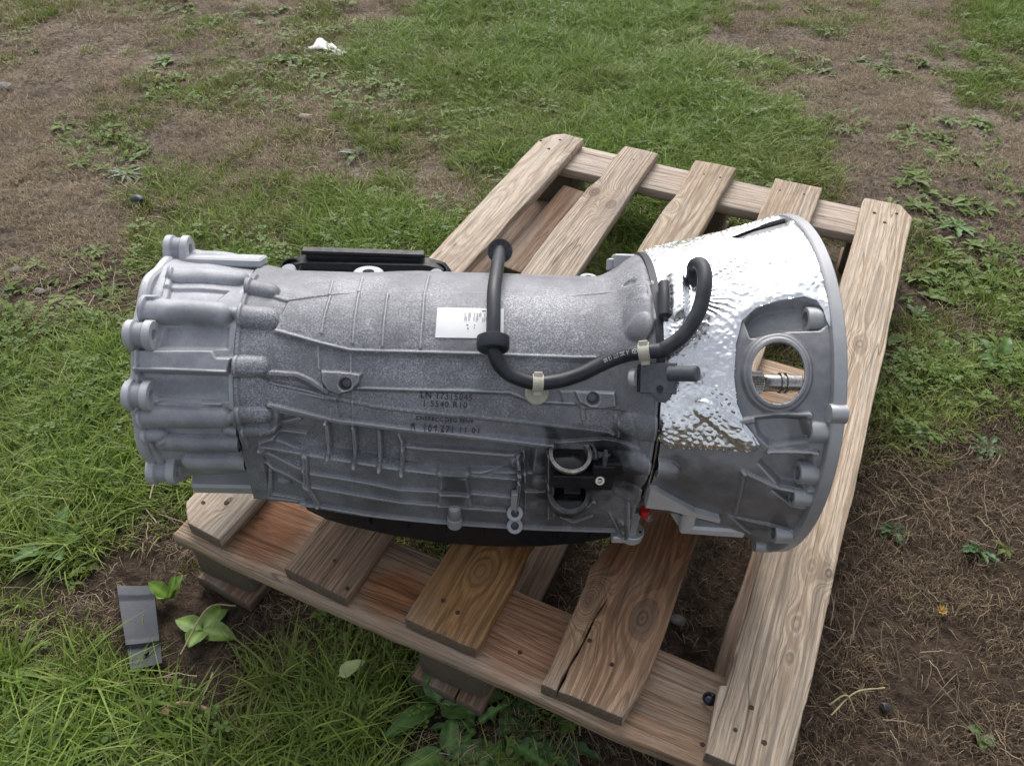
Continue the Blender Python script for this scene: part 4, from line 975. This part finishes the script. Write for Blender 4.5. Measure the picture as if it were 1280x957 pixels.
# ---------------- vegetation prototypes (instanced through geometry nodes inside one stuff object each)
def leaf_mat(name, a, b_, tip=None, rough=.5, trans=.25, far=None):
    mt, nt, b = newmat(name); at = ND(nt, 'ShaderNodeAttribute', attribute_name='tint', attribute_type='INSTANCER').outputs['Fac']
    ln = ND(nt, 'ShaderNodeAttribute', attribute_name='rnd').outputs['Fac']; hh = ND(nt, 'ShaderNodeAttribute', attribute_name='hgt').outputs['Fac']
    c = MX(nt, ln, a, b_); c = MX(nt, MA(nt, 'MULTIPLY', at, .85), c, MX(nt, ln, (.16, .115, .05), (.34, .26, .12)) if tip is None else (MX(nt, MA(nt, 'POWER', ln, 3.), (.060, .038, .025), (.30, .21, .12)) if tip == 'straw' else tip))
    if tip is None: c = MX(nt, MA(nt, 'MULTIPLY', MR(nt, hh, .6, 1), .25), c, (.22, .22, .08))
    put(nt, b, Base_Color=c, Roughness=rough, Specular_IOR_Level=.35)
    b.inputs['Transmission Weight'].default_value = 0
    tr = ND(nt, 'ShaderNodeBsdfTranslucent', {'Color': c}); mixs = ND(nt, 'ShaderNodeMixShader', {0: trans, 1: b.outputs[0], 2: tr.outputs[0]})
    nt.links.new(mixs.outputs[0], nt.nodes['Material Output'].inputs[0]); return mt
M_GRASS = leaf_mat('grass_blade', (.075, .150, .020), (.27, .39, .065))
M_STRAW = leaf_mat('dead_straw', (.17, .125, .075), (.50, .41, .27), 'straw', .7, .1)
M_CLOV = leaf_mat('clover_leaf', (.060, .125, .018), (.15, .235, .04), (.19, .23, .06))
def protocol(name): c = bpy.data.collections.new(name); return c
def blades(name, coll, n, rad, hmin, hmax, wmin, wmax, lean, mat, seg=4, flat=False, seed=0):
    R = np.random.default_rng(seed); V = []; F = []; rn = []; hg = []
    for _ in range(n):
        a = R.random() * 6.283; r = rad * math.sqrt(R.random()); x0, y0 = r * math.cos(a), r * math.sin(a)
        h = hmin + (hmax - hmin) * R.random() ** 1.4; wd = (wmin + (wmax - wmin) * R.random()) * .5; dr = (R.random() * 6.283 if flat else a + R.normal() * 1.2); dx, dy = math.cos(dr), math.sin(dr)
        le = lean * (.3 + R.random()); c0 = R.random(); b = len(V); tw = R.normal() * .5; side = np.array([-math.sin(dr + tw), math.cos(dr + tw)]); cur = R.normal() * (.18 if flat else .35)
        for k in range(seg + 1):
            t = k / seg
            if flat:
                px_ = x0 + dx * h * t + -dy * cur * h * t * t; py_ = y0 + dy * h * t + dx * cur * h * t * t; pz = .003 + .010 * R.random() * (1 - abs(2 * t - 1)) + c0 * .007
            else:
                bend = le * t * t; px_ = x0 + dx * h * bend; py_ = y0 + dy * h * bend; pz = h * t * (1 - .38 * min(1.2, le) * t)
            wk = wd * (1 - t ** 2.2) if k < seg else 0
            if k < seg:
                V += [(px_ - side[0] * wk, py_ - side[1] * wk, pz), (px_ + side[0] * wk, py_ + side[1] * wk, pz)]; rn += [c0, c0]; hg += [t, t]
                if k: F.append((b + 2 * k - 2, b + 2 * k - 1, b + 2 * k + 1, b + 2 * k))
            else: V.append((px_, py_, pz)); rn.append(c0); hg.append(1); F.append((b + 2 * k - 2, b + 2 * k - 1, b + 2 * k))
    me = bpy.data.meshes.new(name); me.from_pydata(V, [], F)
    for nm, arr in (('rnd', rn), ('hgt', hg)): at = me.attributes.new(nm, 'FLOAT', 'POINT'); at.data.foreach_set('value', np.array(arr, np.float32))
    me.materials.append(mat); me.polygons.foreach_set('use_smooth', [True] * len(me.polygons)); o = bpy.data.objects.new(name, me); coll.objects.link(o); return o
def clover(name, coll, seed):
    R = np.random.default_rng(seed); V = []; F = []; rn = []
    for _ in range(9):
        a = R.random() * 6.283; r = .030 * math.sqrt(R.random()); cx, cy, cz = r * math.cos(a), r * math.sin(a), .012 + .022 * R.random(); sz = .005 + .005 * R.random(); c0 = R.random(); rot = R.random() * 6
        for k in range(3):
            t = rot + k * 2.094; b = len(V); d = np.array([math.cos(t), math.sin(t)]); q = np.array([-d[1], d[0]])
            for (l, w_, z) in ((0, 0, 0), (.45, .42, .1), (.95, .45, .12), (1.15, 0, 0), (.95, -.45, .12), (.45, -.42, .1)):
                V.append((cx + sz * (d[0] * l + q[0] * w_), cy + sz * (d[1] * l + q[1] * w_), cz + sz * (z - .1))); rn.append(c0)
            F.append(tuple(range(b, b + 6)))
    me = bpy.data.meshes.new(name); me.from_pydata(V, [], F); at = me.attributes.new('rnd', 'FLOAT', 'POINT'); at.data.foreach_set('value', np.array(rn, np.float32))
    me.materials.append(M_CLOV); o = bpy.data.objects.new(name, me); coll.objects.link(o); return o
CG, CT, CS, CC = [protocol(n) for n in ('grass_short_clumps', 'grass_long_clumps', 'straw_clumps', 'clover_clumps')]
for k in range(4): blades('short_blades', CG, 26, .028, .014, .042, .0016, .0034, 1.0, M_GRASS, 3, False, 100 + k)
for k in range(4): blades('long_blades', CT, 22, .022, .035, .095, .0020, .0042, 1.25, M_GRASS, 5, False, 200 + k)
for k in range(4): blades('straw_blades', CS, 34, .034, .005, .028, .0004, .0011, 0, M_STRAW, 4, True, 300 + k)
for k in range(3): clover('clover_leaves', CC, 400 + k)
CH, CL = protocol('herb_clumps'), protocol('long_straw_clumps')
for k in range(3): blades('long_straw', CL, 5, .05, .04, .11, .0010, .0020, 0, M_STRAW, 7, True, 700 + k)
def herb(name, coll, seed):
    R = np.random.default_rng(seed); V = []; F = []; rn = []
    for q in range(9):
        a = R.random() * 6.283; L_ = .014 + .022 * R.random(); wd = L_ * (.16 + .10 * R.random()); c0 = R.random(); up = .15 + .5 * R.random(); b = len(V); d = np.array([math.cos(a), math.sin(a)]); p = np.array([-d[1], d[0]]); o = R.normal(size=2) * .004
        for k in range(6):
            t = k / 5; wv = wd * math.sin(math.pi * (.06 + .90 * t)) * (.75 + .35 * (k % 2)); z = .004 + math.sin(up) * L_ * t - .35 * L_ * t * t
            for f_ in (-1, 0, 1): V.append((o[0] + d[0] * L_ * t + p[0] * wv * f_, o[1] + d[1] * L_ * t + p[1] * wv * f_, z + abs(f_) * wv * .35)); rn.append(c0)
            if k: F += [(b + 3 * k - 3, b + 3 * k - 2, b + 3 * k + 1, b + 3 * k), (b + 3 * k - 2, b + 3 * k - 1, b + 3 * k + 2, b + 3 * k + 1)]
    me = bpy.data.meshes.new(name); me.from_pydata(V, [], F); at = me.attributes.new('rnd', 'FLOAT', 'POINT'); at.data.foreach_set('value', np.array(rn, np.float32))
    me.polygons.foreach_set('use_smooth', [True] * len(me.polygons)); me.materials.append(M_CLOV); o = bpy.data.objects.new(name, me); coll.objects.link(o)
for k in range(4): herb('herb_leaves', CH, 800 + k)
def scatter(name, coll, x, y, z, sc, tint, label):
    me = bpy.data.meshes.new(name); n = len(x); me.vertices.add(n); me.vertices.foreach_set('co', np.stack([x, y, z], 1).ravel().astype(np.float32))
    at = me.attributes.new('scl', 'FLOAT', 'POINT'); at.data.foreach_set('value', sc.astype(np.float32))
    at = me.attributes.new('tint', 'FLOAT', 'POINT'); at.data.foreach_set('value', np.clip(tint, 0, 1).astype(np.float32))
    at = me.attributes.new('rot', 'FLOAT_VECTOR', 'POINT'); at.data.foreach_set('vector', np.stack([RNG.normal(0, .12, n), RNG.normal(0, .12, n), RNG.random(n) * 6.283], 1).ravel().astype(np.float32))
    o = bpy.data.objects.new(name, me); link(o); tag(o, kind='stuff')
    ng = bpy.data.node_groups.new(name, 'GeometryNodeTree'); ng.interface.new_socket('Geometry', in_out='INPUT', socket_type='NodeSocketGeometry'); ng.interface.new_socket('Geometry', in_out='OUTPUT', socket_type='NodeSocketGeometry')
    N = ng.nodes; L = ng.links; gi = N.new('NodeGroupInput'); go_ = N.new('NodeGroupOutput'); ip = N.new('GeometryNodeInstanceOnPoints'); ci = N.new('GeometryNodeCollectionInfo')
    ci.inputs['Collection'].default_value = coll; ci.inputs['Separate Children'].default_value = True; ci.inputs['Reset Children'].default_value = True
    def na(nm, dt): q = N.new('GeometryNodeInputNamedAttribute'); q.data_type = dt; q.inputs['Name'].default_value = nm; return q.outputs['Attribute']
    L.new(gi.outputs[0], ip.inputs['Points']); L.new(ci.outputs[0], ip.inputs['Instance']); ip.inputs['Pick Instance'].default_value = True
    e2r = N.new('FunctionNodeEulerToRotation'); L.new(na('rot', 'FLOAT_VECTOR'), e2r.inputs[0]); L.new(e2r.outputs[0], ip.inputs['Rotation']); L.new(na('scl', 'FLOAT'), ip.inputs['Scale'])
    L.new(ip.outputs[0], go_.inputs[0]); md = o.modifiers.new('scatter', 'NODES'); md.node_group = ng; return o
def cand(n, x0, x1, y0, y1):
    return x0 + (x1 - x0) * RNG.random(n), y0 + (y1 - y0) * RNG.random(n)
def solid(x, y):   # under blocks / bottom boards / strip of rubber
    s = np.zeros(x.shape, bool)
    for a, b in ((-.02, .115), (.335, .47), (.685, .815)): s |= (x > a) & (x < b) & (y > -.03) & (y < 1.28)
    s |= (np.hypot((x - .018) * .4, y + .085) < .034)
    for px_, py_, r_ in ((212, 748, .035), (255, 790, .05)):
        q_ = onplane(px_, py_, -.145); s |= np.hypot(x - q_[0], y - q_[1]) < r_
    s |= ((x > -.10) & (x < .07) & (y > -.15) & (y < -.02) & (np.abs((x + .012) - (-.06 - y) * .9) < .045))
    return s
def under(x, y): return (x > -.03) & (x < .83) & (y > -.03) & (y < 1.29)
# short grass
x, y = cand(90000, -3.4, 2.0, -.55, 4.6); g, u, v = gdens(x, y)
k = (g > .30 + .40 * RNG.random(len(x))) & ~solid(x, y) & (u > -120) & (u < 1400) & (v < 1080); x, y, g, v = x[k], y[k], g[k], v[k]
tint = np.clip(.66 - g * .72 + RNG.normal(0, .18, len(x)) + .45 * fbm(x * 3.1, y * 3.1, 4, 95), 0, 1); 
sc = (.55 + .75 * np.clip(g, 0, 1.1)) * (.8 + .4 * RNG.random(len(x))); sc = np.where(under(x, y), sc * .9, sc)
scatter('grass', CG, x, y, gz(x, y) - .002, sc, tint, '')
# long grass where it is thick
x, y = cand(52000, -3.0, 1.8, -.5, 4.2); g, u, v = gdens(x, y)
boost = np.where((u < 520) & (v > 430), .12, 0) + np.where((v < 260) & (u > 440) & (u < 1120), .15, 0) + np.where((u > 1040) & (v > 260), -.10, 0)
k = (g + boost > .62 + .28 * RNG.random(len(x))) & ~solid(x, y) & ~(under(x, y) & (RNG.random(len(x)) < .4)) & (u > -150) & (u < 1430) & (v < 1120); x, y, g, v, u = x[k], y[k], g[k], v[k], u[k]
tint = np.clip(.34 - g * .32 + RNG.normal(0, .15, len(x)) + .35 * fbm(x * 3.1, y * 3.1, 4, 95), 0, 1)
near_ = sstep(500, 800, v); sc = (.55 + .45 * RNG.random(len(x))) * (.78 + .36 * near_ + .08 * ((v < 260) & (u > 440)))
edge = np.maximum(np.maximum(-x, x - .80), np.maximum(-y, y - 1.27)); sc = np.where(under(x, y), sc * .6, np.where((edge < .05), sc * .7, sc))
scatter('long_grass', CT, x, y, gz(x, y) - .003, sc, tint, '')
# dead straw everywhere, thickest where the grass is thin
x, y = cand(80000, -3.4, 2.0, -.55, 4.6); g, u, v = gdens(x, y); pt_ = fbm(x * 6, y * 6, 4, 91)
k = (RNG.random(len(x)) < np.clip(.66 - g * .5 + pt_ * 1.5, .08, 1)) & ~solid(x, y) & (u > -100) & (u < 1380) & (v < 1060); x, y, g, v, u = x[k], y[k], g[k], v[k], u[k]
tint = np.clip(.15 + .62 * sstep(180, 520, v) + .35 * sstep(900, 1050, u) * sstep(120, 420, v) + RNG.normal(0, .25, len(x)) + .25 * under(x, y) + .5 * fbm(x * 4, y * 4, 3, 93), 0, 1)
scatter('dead_straw', CS, x, y, gz(x, y), .7 + .5 * RNG.random(len(x)), tint, '')
# clover and low herbs
x, y = cand(7000, -2.4, 1.6, -.5, 3.2); g, u, v = gdens(x, y); nz_ = fbm(x * 3, y * 3, 3, 77)
k = (nz_ > .10) & (g > .35) & (np.where(v > 560, RNG.random(len(x)) < .5, True)) & ~solid(x, y) & (u > -100) & (u < 1380) & (v < 1060); x, y, g = x[k], y[k], g[k]
scatter('clover', CC, x, y, gz(x, y), .55 + .5 * RNG.random(len(x)), RNG.random(len(x)) * .5, '')

x, y = cand(16000, -2.6, 1.8, -.5, 3.6); g, u, v = gdens(x, y); nz_ = fbm(x * 4.5 + 9, y * 4.5, 4, 87)
right = (u > 1020) & (v > 150) & (v < 730); k = ((nz_ > .16) & (g > .12) | right & (nz_ > -.02) & (RNG.random(len(x)) < .75)) & ~solid(x, y) & ~under(x, y) & (u > -100) & (u < 1380) & (v < 1060); x, y, right = x[k], y[k], right[k]
k = ~((proj(np.stack([x, y, 0 * x - .145], -1))[1] > 700) & (x > .8)); x, y, right = x[k], y[k], right[k]
scatter('low_herbs', CH, x, y, gz(x, y) + .002, .45 + .75 * RNG.random(len(x)) ** 2 + .15 * right, RNG.random(len(x)) * .6, '')
x, y = cand(6000, -2.6, 1.6, -.5, 3.4); g, u, v = gdens(x, y); k = (g < .55) & ~solid(x, y) & (u > -100) & (u < 1380) & (v < 1060) & (fbm(x * 5, y * 5, 3, 97) > -.05); x, y = x[k], y[k]
scatter('loose_straw', CL, x, y, gz(x, y) + .002, .6 + .6 * RNG.random(len(x)), np.clip(.15 + .7 * sstep(900, 1050, u[k]) + RNG.normal(0, .15, len(x)), 0, 1), '')

# ---------------- single weeds
def herb_mat(name, a, b_):
    mt, nt, b = newmat(name); co = OC(nt); n = NZ(nt, co, 60, 4, .6); c = MX(nt, MR(nt, n, .3, .7), a, b_); rb = ND(nt, 'ShaderNodeAttribute', attribute_name='rib').outputs['Fac']
    c = MX(nt, MA(nt, 'MULTIPLY', rb, .5), c, tuple(min(1, k * 1.9) for k in b_)); put(nt, b, Base_Color=c, Roughness=.45)
    tr = ND(nt, 'ShaderNodeBsdfTranslucent', {'Color': c}); mx = ND(nt, 'ShaderNodeMixShader', {0: .22, 1: b.outputs[0], 2: tr.outputs[0]}); nt.links.new(mx.outputs[0], nt.nodes['Material Output'].inputs[0]); return mt
HM = {'dark': herb_mat('herb_dark', (.030, .075, .022), (.065, .14, .04)), 'mid': herb_mat('herb_mid', (.05, .115, .025), (.11, .21, .05)), 'light': herb_mat('herb_light', (.13, .23, .04), (.24, .36, .09)), 'grey': herb_mat('herb_grey', (.09, .135, .07), (.16, .21, .12))}
def leaf_mesh(root, L, wd, az, up, droop, lobes, mat, seedv, z0, c):
    R = np.random.default_rng(seedv); n = 22 if lobes else 12; V = []; F = []; rb = []
    d = np.array([math.cos(az), math.sin(az), 0]); q = np.array([-d[1], d[0], 0])
    for k in range(n + 1):
        t = k / n; r = L * t; ctr = np.array(c) + d * r * math.cos(up) + np.array([0, 0, z0 + math.sin(up) * r - droop * L * t * t])
        wv = wd * (math.sin(math.pi * min(1, t ** .7)) ** .8) * (1 if t > .12 else .35)
        if lobes: wv *= (.42 + .58 * abs(math.sin(t * math.pi * lobes))) * (.55 + .6 * t)
        wv = max(wv, .0006)
        for j, f in enumerate((-1, -.5, 0, .5, 1)):
            V.append(ctr + q * wv * f + np.array([0, 0, abs(f) * wv * .35 + R.normal() * .0006])); rb.append(1. if f == 0 else 0.)
        if k:
            for j in range(4): a = (k - 1) * 5 + j; F.append((a, a + 1, a + 6, a + 5))
    o = mesh_np('leaf', V, F, mat, root, True, {'rib': rb}); return o
def weed(px, py, n, L, wd, mat, label, lobes=0, up=.35, droop=.3, name='weed_plant', cat='weed', seedv=0, az0=None, spread=6.283, group=None):
    q = onplane(px, py, -.145); z = float(gz(np.array(q[0]), np.array(q[1]))); root = empty(name, (q[0], q[1], z), label, cat, group); R = np.random.default_rng(seedv + 500)
    for k in range(n):
        az = (az0 if az0 is not None else R.random() * 6) + spread * k / n + R.normal() * .15
        leaf_mesh(root, L * (.65 + .5 * R.random()), wd * (.8 + .4 * R.random()), az, up + R.normal() * .18, droop, lobes, HM[mat], seedv * 50 + k, z + .004, (q[0], q[1], 0))
    return root
weed(212, 748, 5, .045, .011, 'light', 'bright green young plant with upright oval leaves beside the black rubber strip', up=1.0, droop=.1, seedv=1)
weed(255, 790, 4, .058, .013, 'light', 'bright green seedling with broad spreading oval leaves right of the black rubber strip', up=.35, droop=.25, seedv=2, az0=.2)
weed(548, 880, 6, .085, .016, 'mid', 'leafy green weed growing against the split end of the middle bottom board', up=.45, seedv=3)
weed(632, 925, 9, .080, .013, 'mid', 'lobed green weed in front of the near cross board', lobes=4, up=.35, seedv=4)
weed(560, 945, 6, .06, .013, 'mid', 'low leafy weed at the bottom edge left of the lobed weed', up=.3, seedv=5)
weed(668, 900, 8, .050, .012, 'dark', 'small dark green weed close under the near cross board', lobes=3, up=.35, seedv=26)
weed(595, 905, 8, .055, .011, 'mid', 'small bright weed right of the split bottom board end', lobes=3, up=.4, seedv=27)
weed(700, 925, 7, .055, .012, 'dark', 'dark green weed under the near end of the knotty deck board', lobes=3, up=.3, seedv=6)
weed(157, 216, 16, 0.062, 0.0062, 'grey', 'grey green thistle rosette in the dry grass at upper left', lobes=5, up=.25, seedv=7, cat='thistle', name='thistle_rosette')
weed(358, 78, 10, 0.046, 0.0099, 'mid', 'pale leafy dandelion below the white scrap in the distance', up=.45, seedv=8)
weed(445, 190, 10, 0.056, 0.0087, 'grey', 'greyish broad leaved weed in the middle of the lawn above the gearbox', up=.3, seedv=9)
weed(1130, 545, 12, 0.046, 0.0099, 'mid', 'green rosette right of the pale deck board at mid height', lobes=3, up=.3, seedv=10)
weed(1118, 660, 13, 0.031, 0.0068, 'dark', 'small dark green rosette low beside the pale deck board', lobes=3, up=.3, seedv=11)
weed(1145, 395, 12, 0.050, 0.0093, 'mid', 'dense leafy rosette near the upper right of the pallet', lobes=3, up=.4, seedv=12)
weed(1250, 455, 12, 0.062, 0.0112, 'mid', 'large leafy weed at the right edge of the photo', up=.35, seedv=13)
weed(1235, 560, 11, 0.043, 0.0087, 'dark', 'dark leafy weed below the large one at the right edge', lobes=3, up=.3, seedv=14)
weed(1225, 690, 12, 0.034, 0.0068, 'dark', 'flat green rosette alone on the brown ground at right', lobes=3, up=.2, seedv=15)
weed(1180, 440, 11, 0.043, 0.0087, 'mid', 'green rosette between the two big weeds at right', lobes=3, up=.35, seedv=16)
weed(1230, 915, 4, .028, .008, 'mid', 'tiny seedling in the brown thatch at lower right', up=.3, seedv=17)
weed(1195, 285, 11, 0.062, 0.0099, 'mid', 'leafy weed on the bare strip far right of the pallet corner', lobes=3, up=.35, seedv=18)
weed(925, 145, 6, .09, .012, 'mid', 'tall leafy dock in the thick lawn behind the pallet', up=.6, seedv=21)
weed(1100, 400, 11, 0.034, 0.0074, 'dark', 'dark rosette touching the upper right side of the pallet', lobes=3, up=.3, seedv=22)
weed(70, 690, 6, .07, .012, 'mid', 'green leafy weed in the long grass at the left edge', up=.5, seedv=24)

# ---------------- small things lying about
def gp(px, py, dz=0.): q = onplane(px, py, -.145); q[2] = float(gz(np.array(q[0]), np.array(q[1]))) + dz; return q
# black ribbed rubber strip
A, B_, C_, D_ = gp(152, 742, .012), gp(198, 742, .012), gp(207, 836, .012), gp(168, 844, .012)
for q in (A, B_, C_, D_): q[2] = -.128
n = 40; V = []; F = []
for lev in (0, 1):
    for i in range(n + 1):
        for j in range(5):
            a, b = i / n, j / 4; P = (A * (1 - a) + D_ * a) * (1 - b) + (B_ * (1 - a) + C_ * a) * b; P = P.copy()
            rib = sum(math.exp(-((a - c_) / .018) ** 2) for c_ in (.16, .74)) * .004; step_ = .003 * (a > .76) ; P[2] += (.0045 + rib - step_ - .0015 * math.sin(b * 3.14)) * lev + .002 * math.sin(a * 5); V.append(P)
M5 = (n + 1) * 5
for i in range(n):
    for j in range(4): k = i * 5 + j; F += [(k + M5, k + 5 + M5, k + 6 + M5, k + 1 + M5), (k, k + 1, k + 6, k + 5)]
for i in range(n):
    for j in (0, 4): k = i * 5 + j; F.append((k, k + 5, k + 5 + M5, k + M5))
for i in (0, n):
    for j in range(4): k = i * 5 + j; F.append((k, k + 1, k + 1 + M5, k + M5))
mbx = MB(); mbx.add(V, F); M_STRIP = simple('dusty_rubber', (.032, .037, .048), .55, 0, 60, .35, .3, .001)
root = empty('rubber_strip', tuple(A), 'dark grey ribbed rubber strip lying in the grass left of the pallet corner', 'rubber strip')
mbx.build('strip_body', M_STRIP, root); q = A * .18 + D_ * .82; q = q * .45 + (B_ * .12 + C_ * .88) * .55; q[2] = -.1245
mb = MB(); mb.lathe(q, (0, 0, 1), [(-.004, .0035), (.0006, .0035)], 12); mb.build('strip_hole', M_DARKPIT, root)
# crumpled white scrap
M_PAPER = simple('white_tissue', (.75, .73, .72), .8, 0, 60, .1)
a, b = gp(395, 62, .022), gp(432, 73, .016); V = []; F = []; n = 18
dv = b - a; sv_ = np.array([-dv[1], dv[0], 0]); sv_ /= np.linalg.norm(sv_)
for i in range(n + 1):
    for j in range(7):
        t, s_ = i / n, j / 6 - .5; wv = .034 * (1 - .65 * t) * (1 + .25 * math.sin(t * 9)); V.append(a + dv * t + sv_ * wv * 2 * s_ + np.array([0, 0, .005 * math.sin(s_ * 7 + t * 9) + .004 * math.sin(t * 13 + s_ * 4) + RNG.normal() * .001]))
for i in range(n):
    for j in range(6): k = i * 7 + j; F.append((k, k + 1, k + 8, k + 7))
o = mesh_np('paper_scrap', V, F, M_PAPER, None, True); m_ = o.modifiers.new('t', 'SOLIDIFY'); m_.thickness = .001; tag(o, 'crumpled white paper scrap on the dry grass in the distance', 'paper scrap')
def rock(name, px, py, r, mat, label, cat, sq=(1, .8, .6), seedv=0, group=None, dz=.3):
    import bmesh
    bm = bmesh.new(); bmesh.ops.create_icosphere(bm, subdivisions=3, radius=1); R = np.random.default_rng(seedv); d = R.normal(size=(7, 3)); d /= np.linalg.norm(d, axis=1)[:, None]
    P = gp(px, py, r * dz)
    for v_ in bm.verts:
        c = np.array(v_.co); 
        for q_ in d: k_ = c @ q_; c = c - q_ * max(0, k_ - .72) * .85
        v_.co = Vector(P + c * r * np.array(sq) * (1 + .06 * R.normal() * 0))
    me = bpy.data.meshes.new(name); bm.to_mesh(me); bm.free(); me.materials.append(mat); o = bpy.data.objects.new(name, me); link(o); me.polygons.foreach_set('use_smooth', [True] * len(me.polygons)); autosmooth(o, 30); return tag(o, label, cat, group)
M_STONE = simple('grey_stone', (.17, .16, .155), .85, 0, 40, .35, .5, .003); M_STONE2 = simple('pale_stone', (.30, .26, .23), .85, 0, 40, .3, .5, .003)
M_DARKST = simple('black_rubber_lump', (.035, .04, .05), .4, 0, 50, .4, .3, .002); M_YEL = simple('yellow_petal', (.42, .25, .02), .5, 0, 80, .3)
rock('rubber_lump', 173, 252, .022, M_DARKST, 'small black lump of rubber on the dry grass below the thistle rosette', 'rubber lump', (1, .7, .8), 3, dz=.5)
rock('stone', 847, 776, .011, M_STONE, 'rounded grey stone on the dark soil between the knotty and the pale deck board', 'stone', seedv=4, dz=.5)
rock('rubber_lump', 1108, 880, .008, M_DARKST, 'tiny black lump on the brown thatch at lower right', 'rubber lump', seedv=5, dz=.8)
for i, (px, py, r, lb) in enumerate(((20, 338, 0.018, 'grey stone half buried at the left edge, upper of the gravel'), (48, 362, 0.014, 'grey stone in the middle of the gravel at the left edge'), (12, 398, 0.016, 'grey stone lowest of the gravel at the left edge'), (75, 335, 0.011, 'small stone right of the gravel patch at the left'), (8, 366, 0.012, 'small stone cut by the left edge of the photo'), (5, 112, 0.030, 'flat stone at the upper left edge on the pale dirt'))):
    rock('stone', px, py, r, M_STONE, lb, 'stone', (1, .8, .45), 10 + i, 'gravel stones at the left edge')
rock('pebble', 383, 150, .022, M_STONE2, 'pale pebble in the grass between the dandelion and the white scrap', 'pebble', (1, .8, .5), 20)
# yellow flower head
P = gp(1178, 762, .008); root = empty('yellow_flower', tuple(P), 'small wilted yellow flower head on the brown ground right of the pallet', 'flower')
for k in range(9):
    t = k * .7; mb = MB(); d = np.array([math.cos(t), math.sin(t), .5]); q = np.array([-d[1], d[0], 0]); mb.add([P, P + d * .005 + q * .0016, P + d * .009, P + d * .005 - q * .0016], [(0, 1, 2, 3)]); mb.build('petal', M_YEL, root)
mb = MB(); mb.lathe(P, (0, 0, 1), [(-.002, .002), (.001, .0028), (.003, .0015)], 10); mb.build('flower_centre', M_STRAW2 if 'M_STRAW2' in globals() else M_YEL, root)
# glossy dark cap on the near cross board
q = onplane(887, 873, -.0225); mb = MB(); mb.lathe(q, (0, 0, 1), [(-.0002, .0082), (.0022, .0078), (.0050, .0058), (.0062, .003)], 20); o = mb.build('rubber_stopper', simple('wet_black', (.010, .012, .02), .15, 0, 80, .3)); tag(o, 'glossy black rubber stopper on the near cross board beside the pale deck board', 'stopper')
# withered stem, tall dry stalk, pale dead leaf
M_DRY = simple('dry_stem', (.34, .22, .13), .7, 0, 80, .35); M_DRY2 = simple('dry_stalk', (.38, .32, .18), .6, 0, 80, .2); M_PALEL = simple('pale_leaf', (.36, .42, .17), .5, 0, 60, .2)
mb = MB(); mb.tube(spline([gp(207, 893, .018), gp(222, 886, .022), gp(245, 887, .022), gp(270, 896, .016)], 6), .003, 8, rad=None); mb.lathe(gp(210, 893, .018), (1, .2, .1), [(-.006, .003), (0, .006), (.006, .004)], 8); o = mb.build('withered_stem', M_DRY); tag(o, 'withered brown stem lying in the long grass near the bottom left', 'stem')
mb = MB(); P0 = gp(372, 302, .0); P1 = gp(382, 296, .03); mb.tube(spline([P0, P1, P1 + np.array([.0, .01, .05]), P1 + np.array([-.02, .02, .12])], 6), .0014, 6); o = mb.build('dry_stalk', M_DRY2); tag(o, 'single bent straw coloured stalk standing behind the gearbox cooler', 'stalk')
root = empty('pale_leaf', tuple(gp(425, 858, .02)), 'pale green fallen leaf in the long grass at the bottom', 'leaf'); P = gp(425, 858, 0); leaf_mesh(root, .040, .010, .9, .3, .1, 0, M_PALEL, 77, P[2] + .035, (P[0], P[1], 0))
for i, (pts, lb) in enumerate((([(195, 640), (205, 600), (190, 560), (210, 520)], 'long dead stalk bending over the grass beside the rubber strip'), ([(232, 830), (268, 780), (300, 770)], 'thin straw arched over the grass right of the rubber strip'), ([(1032, 905), (1060, 880), (1100, 868)], 'pale straw curl near the near corner of the pallet'), ([(1030, 892), (1048, 885), (1062, 900)], 'short pale straw tuft beside the pallet corner'))):
    mb = MB(); mb.tube(spline([gp(a, b, .03 + .01 * (j % 2)) for j, (a, b) in enumerate(pts)], 6), .0011, 6); o = mb.build('straw_stalk', M_DRY2); tag(o, lb, 'stalk', 'dry stalks on the ground')
